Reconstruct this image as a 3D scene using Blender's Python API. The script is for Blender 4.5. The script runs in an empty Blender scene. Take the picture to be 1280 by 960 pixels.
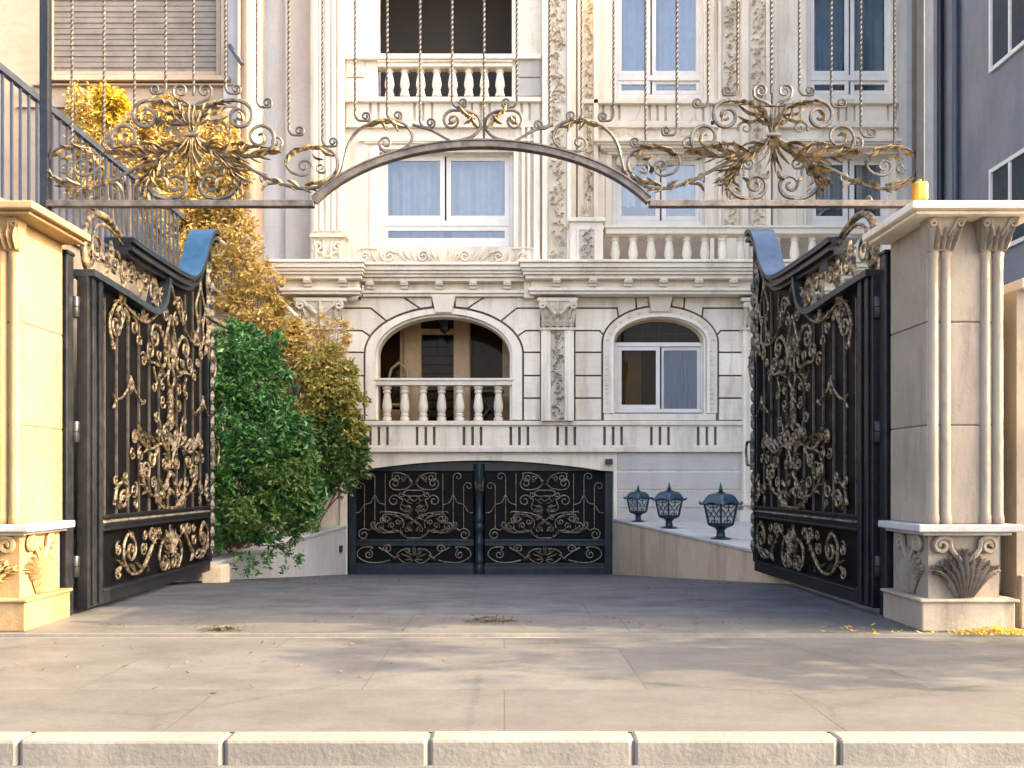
import bpy, bmesh, math, random
from mathutils import Vector, Matrix
random.seed(7)
R = math.radians
C = bpy.context.scene.collection
scene = bpy.context.scene

# ------------------------------------------------------------------ camera
F = 1200.0; CX = 630.0; CY = 600.0; EYE = 1.4      # pixel focal length and horizon of the photograph (1280 wide)
cam = bpy.data.cameras.new('camera'); cam_o = bpy.data.objects.new('camera', cam); C.objects.link(cam_o)
cam_o.location = (0, 0, EYE); cam_o.rotation_euler = (R(90), 0, 0)
cam.sensor_width = 36; cam.lens = 36*F/1280
cam.shift_x = (640-CX)/1280; cam.shift_y = (CY-480)/1280
cam.clip_end = 2000; cam.clip_start = 0.05
scene.camera = cam_o

# ------------------------------------------------------------------ light
SUN_EL, SUN_AZ = 27.0, 5.0      # azimuth: degrees behind the +X axis (towards the camera)
sd = Vector((math.cos(R(SUN_EL))*math.cos(R(SUN_AZ)), -math.cos(R(SUN_EL))*math.sin(R(SUN_AZ)), math.sin(R(SUN_EL))))
sun = bpy.data.lights.new('sun', 'SUN'); sun.energy = 2.0; sun.angle = R(0.5); sun.color = (1.0, 0.77, 0.46)
sun_o = bpy.data.objects.new('sun', sun); C.objects.link(sun_o)
sun_o.location = (30, -5, 20); sun_o.rotation_euler = sd.to_track_quat('Z', 'Y').to_euler()
w = bpy.data.worlds.new('World'); scene.world = w; w.use_nodes = True
nt = w.node_tree; bg = nt.nodes['Background']
sky = nt.nodes.new('ShaderNodeTexSky'); sky.sky_type = 'NISHITA'; sky.sun_disc = False
sky.sun_elevation = R(SUN_EL); sky.sun_rotation = R(90+SUN_AZ)
sky.air_density = 0.6; sky.dust_density = 6.0; sky.ozone_density = 0.3
nt.links.new(sky.outputs[0], bg.inputs[0]); bg.inputs[1].default_value = 0.15
vs = scene.view_settings
vs.view_transform = 'Standard'; vs.look = 'None'; vs.gamma = 1; vs.use_curve_mapping = False; vs.exposure = 3.35
vs.use_white_balance = True; vs.white_balance_temperature = 7200

# ------------------------------------------------------------------ materials
def mat(name, col, rough=0.7, metal=0.0, col2=None, scale=6.0, bump=0.0, bscale=40.0, spec=0.5, stretch=(1,1,1), lo=0.35, hi=0.65, detail=6.0):
    m = bpy.data.materials.new(name); m.use_nodes = True
    n = m.node_tree.nodes; l = m.node_tree.links; b = n['Principled BSDF']
    b.inputs['Base Color'].default_value = (*col, 1); b.inputs['Roughness'].default_value = rough
    b.inputs['Metallic'].default_value = metal; b.inputs['Specular IOR Level'].default_value = spec
    tc = n.new('ShaderNodeTexCoord'); mp = n.new('ShaderNodeMapping'); mp.inputs['Scale'].default_value = stretch
    l.new(tc.outputs['Object'], mp.inputs[0])
    if col2:
        t = n.new('ShaderNodeTexNoise'); t.inputs['Scale'].default_value = scale; t.inputs['Detail'].default_value = detail; t.inputs['Roughness'].default_value = 0.65
        l.new(mp.outputs[0], t.inputs[0])
        r = n.new('ShaderNodeValToRGB'); r.color_ramp.elements[0].position = lo; r.color_ramp.elements[1].position = hi
        r.color_ramp.elements[0].color = (*col, 1); r.color_ramp.elements[1].color = (*col2, 1)
        l.new(t.outputs['Fac'], r.inputs[0]); l.new(r.outputs[0], b.inputs['Base Color'])
    if bump:
        t2 = n.new('ShaderNodeTexNoise'); t2.inputs['Scale'].default_value = bscale; t2.inputs['Detail'].default_value = 5
        l.new(mp.outputs[0], t2.inputs[0])
        bp = n.new('ShaderNodeBump'); bp.inputs['Strength'].default_value = bump; bp.inputs['Distance'].default_value = 0.02
        l.new(t2.outputs['Fac'], bp.inputs['Height']); l.new(bp.outputs[0], b.inputs['Normal'])
    return m

def stone_mat(name, c1, c2, vein, rough=0.62, vs_=(1.2, 1.2, 5.0), stain=(0.30, 0.27, 0.23), stain_amt=0.35):
    """travertine: clouds of two tones, thin horizontal veins, fine pits and blotchy weather stains"""
    m = bpy.data.materials.new(name); m.use_nodes = True
    n = m.node_tree.nodes; l = m.node_tree.links; b = n['Principled BSDF']
    b.inputs['Roughness'].default_value = rough; b.inputs['Specular IOR Level'].default_value = 0.35
    tc = n.new('ShaderNodeTexCoord'); mp = n.new('ShaderNodeMapping'); mp.inputs['Scale'].default_value = vs_
    l.new(tc.outputs['Object'], mp.inputs[0])
    a = n.new('ShaderNodeTexNoise'); a.inputs['Scale'].default_value = 0.9; a.inputs['Detail'].default_value = 8; a.inputs['Roughness'].default_value = 0.6
    l.new(tc.outputs['Object'], a.inputs[0])
    r = n.new('ShaderNodeValToRGB'); r.color_ramp.elements[0].position = .36; r.color_ramp.elements[1].position = .64
    r.color_ramp.elements[0].color = (*c1, 1); r.color_ramp.elements[1].color = (*c2, 1); l.new(a.outputs['Fac'], r.inputs[0])
    v = n.new('ShaderNodeTexNoise'); v.inputs['Scale'].default_value = 3.0; v.inputs['Detail'].default_value = 10; v.inputs['Roughness'].default_value = 0.7; v.inputs['Distortion'].default_value = .6
    l.new(mp.outputs[0], v.inputs[0])
    vr = n.new('ShaderNodeValToRGB'); vr.color_ramp.elements[0].position = .52; vr.color_ramp.elements[0].color = (0, 0, 0, 1)
    vr.color_ramp.elements[1].position = .72; vr.color_ramp.elements[1].color = (.6, .6, .6, 1); l.new(v.outputs['Fac'], vr.inputs[0])
    mx = n.new('ShaderNodeMixRGB'); mx.inputs[2].default_value = (*vein, 1); l.new(vr.outputs[0], mx.inputs[0]); l.new(r.outputs[0], mx.inputs[1])
    oi = n.new('ShaderNodeObjectInfo'); mr = n.new('ShaderNodeMapRange'); mr.inputs[3].default_value = .86; mr.inputs[4].default_value = 1.06; l.new(oi.outputs['Random'], mr.inputs[0])
    mt = n.new('ShaderNodeMixRGB'); mt.blend_type = 'MULTIPLY'; mt.inputs[0].default_value = 1; l.new(mx.outputs[0], mt.inputs[1]); l.new(mr.outputs[0], mt.inputs[2]); mx = mt
    s = n.new('ShaderNodeTexNoise'); s.inputs['Scale'].default_value = .55; s.inputs['Detail'].default_value = 9; s.inputs['Roughness'].default_value = .72
    mp2 = n.new('ShaderNodeMapping'); mp2.inputs['Scale'].default_value = (3.4, 3.4, .5); mp2.inputs['Location'].default_value = (3.1, 7.7, 1.3)
    l.new(tc.outputs['Object'], mp2.inputs[0]); l.new(mp2.outputs[0], s.inputs[0])
    sr = n.new('ShaderNodeValToRGB'); sr.color_ramp.elements[0].position = .50; sr.color_ramp.elements[0].color = (0, 0, 0, 1)
    sr.color_ramp.elements[1].position = .68; sr.color_ramp.elements[1].color = (stain_amt,)*3+(1,); l.new(s.outputs['Fac'], sr.inputs[0])
    m2 = n.new('ShaderNodeMixRGB'); m2.inputs[2].default_value = (*stain, 1); l.new(sr.outputs[0], m2.inputs[0]); l.new(mx.outputs[0], m2.inputs[1])
    l.new(m2.outputs[0], b.inputs['Base Color'])
    f = n.new('ShaderNodeTexNoise'); f.inputs['Scale'].default_value = 38; f.inputs['Detail'].default_value = 4; l.new(tc.outputs['Object'], f.inputs[0])
    bp = n.new('ShaderNodeBump'); bp.inputs['Strength'].default_value = .25; bp.inputs['Distance'].default_value = .012
    l.new(f.outputs['Fac'], bp.inputs['Height']); l.new(bp.outputs[0], b.inputs['Normal'])
    return m

def slab_mat(name, c1, c2, joint, bw, bh, off=0.5, rough=.55, st=(.6, 3.4, 1), jw=.006, loc=(0,0,0), wear=(.12,.11,.10)):
    """paving slabs with tone per slab, thin joints and blotchy wear"""
    m = bpy.data.materials.new(name); m.use_nodes = True
    n = m.node_tree.nodes; l = m.node_tree.links; b = n['Principled BSDF']
    tc = n.new('ShaderNodeTexCoord'); mp = n.new('ShaderNodeMapping'); mp.inputs['Location'].default_value = loc
    l.new(tc.outputs['Object'], mp.inputs[0])
    br = n.new('ShaderNodeTexBrick'); br.offset = off; br.inputs['Scale'].default_value = 1; br.inputs['Brick Width'].default_value = bw; br.inputs['Row Height'].default_value = bh
    br.inputs['Mortar Size'].default_value = jw; br.inputs['Mortar Smooth'].default_value = .2; br.inputs['Bias'].default_value = 0
    br.inputs['Color1'].default_value = (*c1, 1); br.inputs['Color2'].default_value = (*c2, 1); br.inputs['Mortar'].default_value = (*joint, 1)
    l.new(mp.outputs[0], br.inputs[0])
    a = n.new('ShaderNodeTexNoise'); a.inputs['Scale'].default_value = 1.3; a.inputs['Detail'].default_value = 10; a.inputs['Roughness'].default_value = .7
    mp3 = n.new('ShaderNodeMapping'); mp3.inputs['Scale'].default_value = st; l.new(tc.outputs['Object'], mp3.inputs[0]); l.new(mp3.outputs[0], a.inputs[0])
    r = n.new('ShaderNodeValToRGB'); r.color_ramp.elements[0].position = .40; r.color_ramp.elements[0].color = (0, 0, 0, 1)
    r.color_ramp.elements[1].position = .64; r.color_ramp.elements[1].color = (.9, .9, .9, 1); l.new(a.outputs['Fac'], r.inputs[0])
    mx = n.new('ShaderNodeMixRGB'); mx.inputs[2].default_value = (*wear, 1); l.new(r.outputs[0], mx.inputs[0]); l.new(br.outputs['Color'], mx.inputs[1])
    l.new(mx.outputs[0], b.inputs['Base Color'])
    gt = n.new('ShaderNodeTexNoise'); gt.inputs['Scale'].default_value = 26; gt.inputs['Detail'].default_value = 9; gt.inputs['Roughness'].default_value = .8; l.new(tc.outputs['Object'], gt.inputs[0])
    gr_ = n.new('ShaderNodeMapRange'); gr_.inputs[1].default_value = .3; gr_.inputs[2].default_value = .7; gr_.inputs[3].default_value = .72; gr_.inputs[4].default_value = 1.25; l.new(gt.outputs['Fac'], gr_.inputs[0])
    vo = n.new('ShaderNodeTexVoronoi'); vo.feature = 'DISTANCE_TO_EDGE'; vo.inputs['Scale'].default_value = .55; dn = n.new('ShaderNodeMixRGB'); dn.inputs[0].default_value = .25; l.new(tc.outputs['Object'], dn.inputs[1]); l.new(gt.outputs['Color'], dn.inputs[2]); l.new(dn.outputs[0], vo.inputs[0])
    vr_ = n.new('ShaderNodeMapRange'); vr_.inputs[1].default_value = .0; vr_.inputs[2].default_value = .006; vr_.inputs[3].default_value = .45; vr_.inputs[4].default_value = 1; l.new(vo.outputs['Distance'], vr_.inputs[0])
    mg = n.new('ShaderNodeMixRGB'); mg.blend_type = 'MULTIPLY'; mg.inputs[0].default_value = 1; l.new(mx.outputs[0], mg.inputs[1]); l.new(gr_.outputs[0], mg.inputs[2])
    mg2 = n.new('ShaderNodeMixRGB'); mg2.blend_type = 'MULTIPLY'; mg2.inputs[0].default_value = 1; l.new(mg.outputs[0], mg2.inputs[1]); l.new(vr_.outputs[0], mg2.inputs[2]); l.new(mg2.outputs[0], b.inputs['Base Color'])
    ro = n.new('ShaderNodeMapRange'); ro.inputs[3].default_value = rough-.12; ro.inputs[4].default_value = rough+.2; l.new(a.outputs['Fac'], ro.inputs[0]); l.new(ro.outputs[0], b.inputs['Roughness'])
    bp = n.new('ShaderNodeBump'); bp.inputs['Strength'].default_value = .5; bp.inputs['Distance'].default_value = .01; bp.invert = True
    l.new(br.outputs['Fac'], bp.inputs['Height'])
    g = n.new('ShaderNodeTexNoise'); g.inputs['Scale'].default_value = 60; g.inputs['Detail'].default_value = 4; l.new(tc.outputs['Object'], g.inputs[0])
    bp2 = n.new('ShaderNodeBump'); bp2.inputs['Strength'].default_value = .2; bp2.inputs['Distance'].default_value = .008
    l.new(g.outputs['Fac'], bp2.inputs['Height']); l.new(bp.outputs[0], bp2.inputs['Normal']); l.new(bp2.outputs[0], b.inputs['Normal'])
    return m

def leaf_mat(name, cols, rough=.5, trans=.25):
    m = bpy.data.materials.new(name); m.use_nodes = True
    n = m.node_tree.nodes; l = m.node_tree.links; b = n['Principled BSDF']; out = n['Material Output']
    g = n.new('ShaderNodeNewGeometry'); r = n.new('ShaderNodeValToRGB')
    el = r.color_ramp.elements
    while len(el) < len(cols): el.new(.5)
    for i, c in enumerate(cols): el[i].position = i/(len(cols)-1); el[i].color = (*c, 1)
    l.new(g.outputs['Random Per Island'], r.inputs[0]); l.new(r.outputs[0], b.inputs['Base Color'])
    b.inputs['Roughness'].default_value = rough
    tr = n.new('ShaderNodeBsdfTranslucent'); l.new(r.outputs[0], tr.inputs[0])
    mx = n.new('ShaderNodeMixShader'); mx.inputs[0].default_value = trans
    l.new(b.outputs[0], mx.inputs[1]); l.new(tr.outputs[0], mx.inputs[2]); l.new(mx.outputs[0], out.inputs[0])
    return m

def glass_mat(name, tint, refl=.12, rough=.02, ior=1.5):
    m = bpy.data.materials.new(name); m.use_nodes = True
    n = m.node_tree.nodes; l = m.node_tree.links; n.remove(n['Principled BSDF']); out = n['Material Output']
    t = n.new('ShaderNodeBsdfTransparent'); t.inputs[0].default_value = (*tint, 1)
    g = n.new('ShaderNodeBsdfGlossy'); g.inputs['Roughness'].default_value = rough; g.inputs[0].default_value = (.9, .95, 1, 1)
    f = n.new('ShaderNodeFresnel'); f.inputs[0].default_value = ior
    a = n.new('ShaderNodeMath'); a.operation = 'ADD'; a.use_clamp = True; a.inputs[1].default_value = refl; l.new(f.outputs[0], a.inputs[0])
    wv = n.new('ShaderNodeTexNoise'); wv.inputs['Scale'].default_value = 1.2; tc = n.new('ShaderNodeTexCoord'); l.new(tc.outputs['Object'], wv.inputs[0])
    bp = n.new('ShaderNodeBump'); bp.inputs['Strength'].default_value = .05; bp.inputs['Distance'].default_value = .05; l.new(wv.outputs['Fac'], bp.inputs['Height']); l.new(bp.outputs[0], g.inputs['Normal'])
    mx = n.new('ShaderNodeMixShader'); l.new(a.outputs[0], mx.inputs[0]); l.new(t.outputs[0], mx.inputs[1]); l.new(g.outputs[0], mx.inputs[2]); l.new(mx.outputs[0], out.inputs[0])
    return m

def rubble_mat(name):
    m = bpy.data.materials.new(name); m.use_nodes = True
    n = m.node_tree.nodes; l = m.node_tree.links; b = n['Principled BSDF']; b.inputs['Roughness'].default_value = .85
    tc = n.new('ShaderNodeTexCoord'); no = n.new('ShaderNodeTexNoise'); no.inputs['Scale'].default_value = 3; l.new(tc.outputs['Object'], no.inputs[0])
    ad = n.new('ShaderNodeMixRGB'); ad.inputs[0].default_value = .12; l.new(tc.outputs['Object'], ad.inputs[1]); l.new(no.outputs['Color'], ad.inputs[2])
    v = n.new('ShaderNodeTexVoronoi'); v.feature = 'DISTANCE_TO_EDGE'; v.inputs['Scale'].default_value = 3.6; l.new(ad.outputs[0], v.inputs[0])
    v2 = n.new('ShaderNodeTexVoronoi'); v2.inputs['Scale'].default_value = 3.6; l.new(ad.outputs[0], v2.inputs[0])
    hs = n.new('ShaderNodeValToRGB'); e = hs.color_ramp.elements; e[0].color = (.34, .27, .20, 1); e[1].color = (.50, .46, .40, 1); l.new(v2.outputs['Color'], hs.inputs[0])
    r = n.new('ShaderNodeValToRGB'); r.color_ramp.elements[0].position = .02; r.color_ramp.elements[1].position = .09; l.new(v.outputs['Distance'], r.inputs[0])
    mx = n.new('ShaderNodeMixRGB'); mx.inputs[1].default_value = (.07, .06, .05, 1); l.new(r.outputs[0], mx.inputs[0]); l.new(hs.outputs[0], mx.inputs[2]); l.new(mx.outputs[0], b.inputs['Base Color'])
    bp = n.new('ShaderNodeBump'); bp.inputs['Strength'].default_value = .9; bp.inputs['Distance'].default_value = .06; l.new(r.outputs[0], bp.inputs['Height']); l.new(bp.outputs[0], b.inputs['Normal'])
    return m

M = {}
M['stone'] = stone_mat('cream_travertine', (.74, .645, .50), (.82, .73, .59), (.62, .52, .38), stain=(.36,.31,.25), stain_amt=.7)
M['stone_trim'] = stone_mat('cream_trim_stone', (.78, .69, .54), (.84, .76, .62), (.67, .57, .42), stain=(.36,.30,.23), stain_amt=.5)
M['stone_carved'] = stone_mat('carved_stone', (.60, .52, .40), (.74, .655, .52), (.42, .34, .24), stain_amt=.5)
M['pale_marble'] = stone_mat('pale_marble', (.70, .70, .69), (.76, .76, .75), (.60, .60, .60))
M['stone_grey'] = stone_mat('grey_marble', (.44, .43, .41), (.52, .51, .49), (.34, .33, .32))
M['stone_base'] = stone_mat('shaded_grimy_basement_stone', (.46, .425, .375), (.55, .51, .45), (.37, .34, .29), vs_=(1, 1, 6))  # greyer tone holds both dirt and the basement's shade; side blocks reuse it
M['stone_pink'] = stone_mat('pinkish_wall_stone', (.36, .27, .19), (.43, .33, .24), (.26, .19, .13), vs_=(1, 1, 3), stain_amt=.5)
M['stone_ramp'] = stone_mat('ramp_wall_travertine', (.60, .45, .30), (.70, .55, .39), (.40, .28, .17), vs_=(5, 5, 1), stain=(.2, .15, .1), stain_amt=.55)
M['stone_ramp_pale'] = stone_mat('pale_ramp_stone', (.58, .585, .58), (.66, .66, .65), (.46, .46, .46), vs_=(4, 4, 1), stain_amt=.4)
M['pillar'] = stone_mat('pillar_stone', (.24, .20, .15), (.31, .26, .20), (.15, .115, .08), vs_=(3, 3, 1), stain=(.11, .09, .07), stain_amt=.75)
M['pillar_sun_gold'] = stone_mat('sun_gold_pillar_stone', (.23, .15, .07), (.29, .20, .10), (.16, .10, .04), vs_=(3, 3, 1), stain=(.12, .08, .03), stain_amt=.6)  # left pillar only: pillar stone with the sun's gold painted into its colour
M['stone_shelf'] = stone_mat('pale_shelf_stone', (.32, .31, .30), (.38, .37, .355), (.24, .23, .22), stain=(.15, .14, .13), stain_amt=.6)
M['rubble'] = rubble_mat('rubble_masonry')
M['balcony_shade'] = stone_mat('brown_balcony_shade', (.26, .19, .13), (.34, .26, .18), (.18, .12, .08))  # brown stands in for the shade low on the balcony wall
M['mortar_dark'] = mat('groove_mortar', (.16, .13, .10), .9)
M['black'] = mat('gate_paint', (.005, .006, .008), .34, .0, (.016, .018, .022), 9, .12, 30, lo=.4, hi=.75, spec=.35)
M['sheet'] = mat('gate_sheet', (.002, .002, .0025), .55, .0, (.006, .0055, .005), 4, .05, 20, lo=.4, hi=.8, spec=.15)
M['blueblack'] = mat('blue_black_paint', (.010, .017, .024), .3, .0, (.022, .033, .043), 7, spec=.4)
M['blue'] = mat('sky_reflection_blue', (.008, .045, .10), .34, .0, (.018, .075, .145), 9)  # black gate paint with the sky's reflection put in as blue
M['teal'] = mat('dark_teal_lantern_paint', (.006, .018, .026), .3, .1, (.012, .035, .048), 8)
M['teal_roof'] = mat('teal_lantern_roof', (.006, .030, .052), .26, .0, (.012, .05, .085), 8)
M['bronze'] = mat('gilded_iron', (.018, .016, .014), .34, .15, (.42, .31, .17), 16, .4, 60, lo=.42, hi=.66)
M['bronze_pale'] = mat('rubbed_bronze_iron', (.05, .045, .04), .4, .1, (.30, .25, .18), 14, .3, 60, lo=.34, hi=.6)
M['bronze_dim'] = mat('dull_bronze_iron', (.04, .035, .03), .45, .1, (.22, .18, .12), 8, .2, 50, lo=.4, hi=.7)
M['iron'] = mat('grey_wrought_iron', (.05, .046, .042), .42, .3, (.15, .13, .11), 8, .25, 60)
M['iron_dark'] = mat('dark_wrought_iron', (.03, .028, .027), .42, .2, (.085, .075, .065), 10, .25, 60)
M['iron_gilt'] = mat('gold_brushed_iron', (.05, .04, .028), .38, .25, (.46, .34, .18), 16, .25, 60, lo=.38, hi=.64)
M['white_frame'] = mat('white_window_frame', (.72, .68, .61), .4, 0, (.64, .60, .54), 3)
M['beige_frame'] = mat('beige_door_frame', (.40, .25, .12), .5, 0, (.48, .32, .17), 5)
M['glass'] = glass_mat('window_glass', (.84, .86, .86), .05)
M['glass_dark'] = glass_mat('dark_window_glass', (.62, .58, .50), 0, ior=1.18)
M['curtain'] = mat('blue_grey_curtain', (.46, .48, .49), .9, 0, (.56, .57, .57), 3)
M['curtain_blue'] = mat('blue_curtain', (.14, .30, .45), .9, 0, (.22, .40, .55), 3)
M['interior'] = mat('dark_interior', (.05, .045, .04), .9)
M['loggia'] = mat('ochre_plaster', (.42, .30, .13), .85, 0, (.48, .36, .18), 2)
M['brown_blind'] = mat('brown_blind', (.10, .075, .045), .8, 0, (.15, .11, .07), 3)
M['warm_blind'] = mat('warm_brown_blind', (.16, .11, .06), .8, 0, (.24, .17, .10), 2)
M['screen'] = mat('insect_screen', (.10, .11, .13), .7, 0, (.16, .18, .20), 3, stretch=(14, 14, .5))
M['blind'] = mat('window_shutter', (.16, .135, .11), .6, 0, (.22, .19, .155), 3)
M['asphalt'] = mat('asphalt', (.045, .045, .047), .9, 0, (.07, .07, .07), 5, .4, 160)
M['drive'] = slab_mat('driveway_slabs', (.070, .078, .090), (.100, .106, .114), (.025, .025, .025), 2.5, 3.9, .5, loc=(.36, .9, 0), st=(1.0, 1.9, 1), wear=(.026, .030, .037))
M['pave'] = slab_mat('pavement_slabs', (.080, .081, .080), (.105, .105, .103), (.026, .022, .018), 2.1, 1.15, .35, loc=(.2, .36, 0), st=(.9, 1.5, 1), wear=(.056, .055, .052))
M['pave2'] = slab_mat('pavement_tiles', (.070, .070, .069), (.092, .092, .090), (.045, .04, .035), 1.9, 1.6, .5, st=(1, 1.3, 1), wear=(.050, .049, .047))
M['kerb'] = stone_mat('kerb_stone', (.12, .115, .105), (.155, .15, .135), (.08, .075, .07))
M['soil'] = mat('planter_soil', (.06, .045, .03), .95, 0, (.10, .08, .05), 8, .6, 20)
M['yellow'] = mat('yellow_plastic', (.50, .24, .008), .45, 0, (.38, .17, .006), 9)
M['bark'] = mat('twig_bark', (.16, .11, .06), .9, 0, (.26, .19, .11), 12)
M['dry'] = leaf_mat('dry_leaf_litter', [(.03, .02, .012), (.08, .05, .025), (.13, .09, .045), (.05, .035, .02)], .9, .1)
M['twig_dark'] = mat('dark_twig', (.03, .022, .015), .9, 0, (.06, .045, .03), 12)
M['steel_blue'] = mat('blue_grey_steel', (.035, .045, .065), .4, .1, (.06, .07, .09), 4)
M['plastic_black'] = mat('black_plastic', (.015, .015, .017), .4)
M['white_metal'] = mat('off_white_railing', (.62, .57, .48), .5, 0, (.52, .47, .38), 4)
M['neighbour'] = stone_mat('neighbour_render', (.17, .175, .185), (.21, .215, .225), (.13, .13, .14))
M['leaf_green'] = leaf_mat('green_leaves', [(.010, .05, .014), (.02, .11, .024), (.035, .17, .032), (.09, .24, .045), (.20, .32, .14)], .38)
M['leaf_mid'] = leaf_mat('mid_green_leaves', [(.02, .06, .012), (.045, .12, .02), (.09, .18, .03), (.17, .23, .05), (.06, .13, .03)], .45)
M['leaf_olive'] = leaf_mat('olive_leaves', [(.04, .06, .012), (.09, .10, .02), (.20, .17, .03), (.34, .25, .06), (.13, .15, .03)], .5)
M['leaf_gold'] = leaf_mat('sun_gold_dry_leaves', [(.30, .19, .03), (.55, .36, .07), (.66, .45, .14), (.42, .28, .05), (.70, .54, .24)], .6)  # dry yellow leaves with warm sunlight also mixed into the gold
M['leaf_yellowgreen'] = leaf_mat('yellow_green_leaves', [(.16, .15, .02), (.36, .29, .05), (.26, .25, .04), (.58, .44, .10), (.12, .15, .03)], .5)
M['leaf_yellow'] = leaf_mat('yellow_leaves', [(.42, .25, .01), (.58, .40, .03), (.50, .33, .015), (.30, .20, .02)], .6)

# ------------------------------------------------------------------ mesh builder
def wloc(o):
    v = Vector((0, 0, 0))
    while o is not None: v = v + o.location; o = o.parent
    return v

def cr(pts, k=8):
    """Catmull-Rom through 2D/3D points"""
    P = [Vector(p) for p in pts]
    if len(P) < 3: return P
    out = []; Q = [2*P[0]-P[1]] + P + [2*P[-1]-P[-2]]
    for i in range(1, len(Q)-2):
        a, b, c, d = Q[i-1], Q[i], Q[i+1], Q[i+2]
        for j in range(k):
            t = j/k
            out.append(.5*((2*b)+(c-a)*t+(2*a-5*b+4*c-d)*t*t+(3*b-a-3*c+d)*t**3))
    out.append(P[-1]); return out

def sp(cx, cy, r0, r1, a0, turns, k=18):
    n = max(6, int(abs(turns)*k)); o = []
    for i in range(n+1):
        t = i/n; r = r0+(r1-r0)*t**.85; a = R(a0+360*turns*t)
        o.append((cx+r*math.cos(a), cy+r*math.sin(a)))
    return o

def fringe(path, n, ln, side=1, t0=.05, t1=.95, ang=38):
    """start/mid/end triples of small leaves standing off one side of a curve"""
    P = [Vector((p[0], p[1])) for p in path]; out = []
    for i in range(n):
        f = t0+(t1-t0)*i/max(1, n-1); k = min(len(P)-2, max(0, int(f*(len(P)-1)))); t = (P[k+1]-P[k])
        if t.length < 1e-6: continue
        t.normalize(); q = Vector((-t.y, t.x))*side; a = R(ang); d = t*math.cos(a)+q*math.sin(a); L_ = ln*(.65+.5*math.sin(math.pi*f))
        p = P[k]; out.append([(p.x, p.y), tuple(p+d*L_*.55+t*L_*.12), tuple(p+d*L_*.9+t*L_*.35)])
    return out

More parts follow.
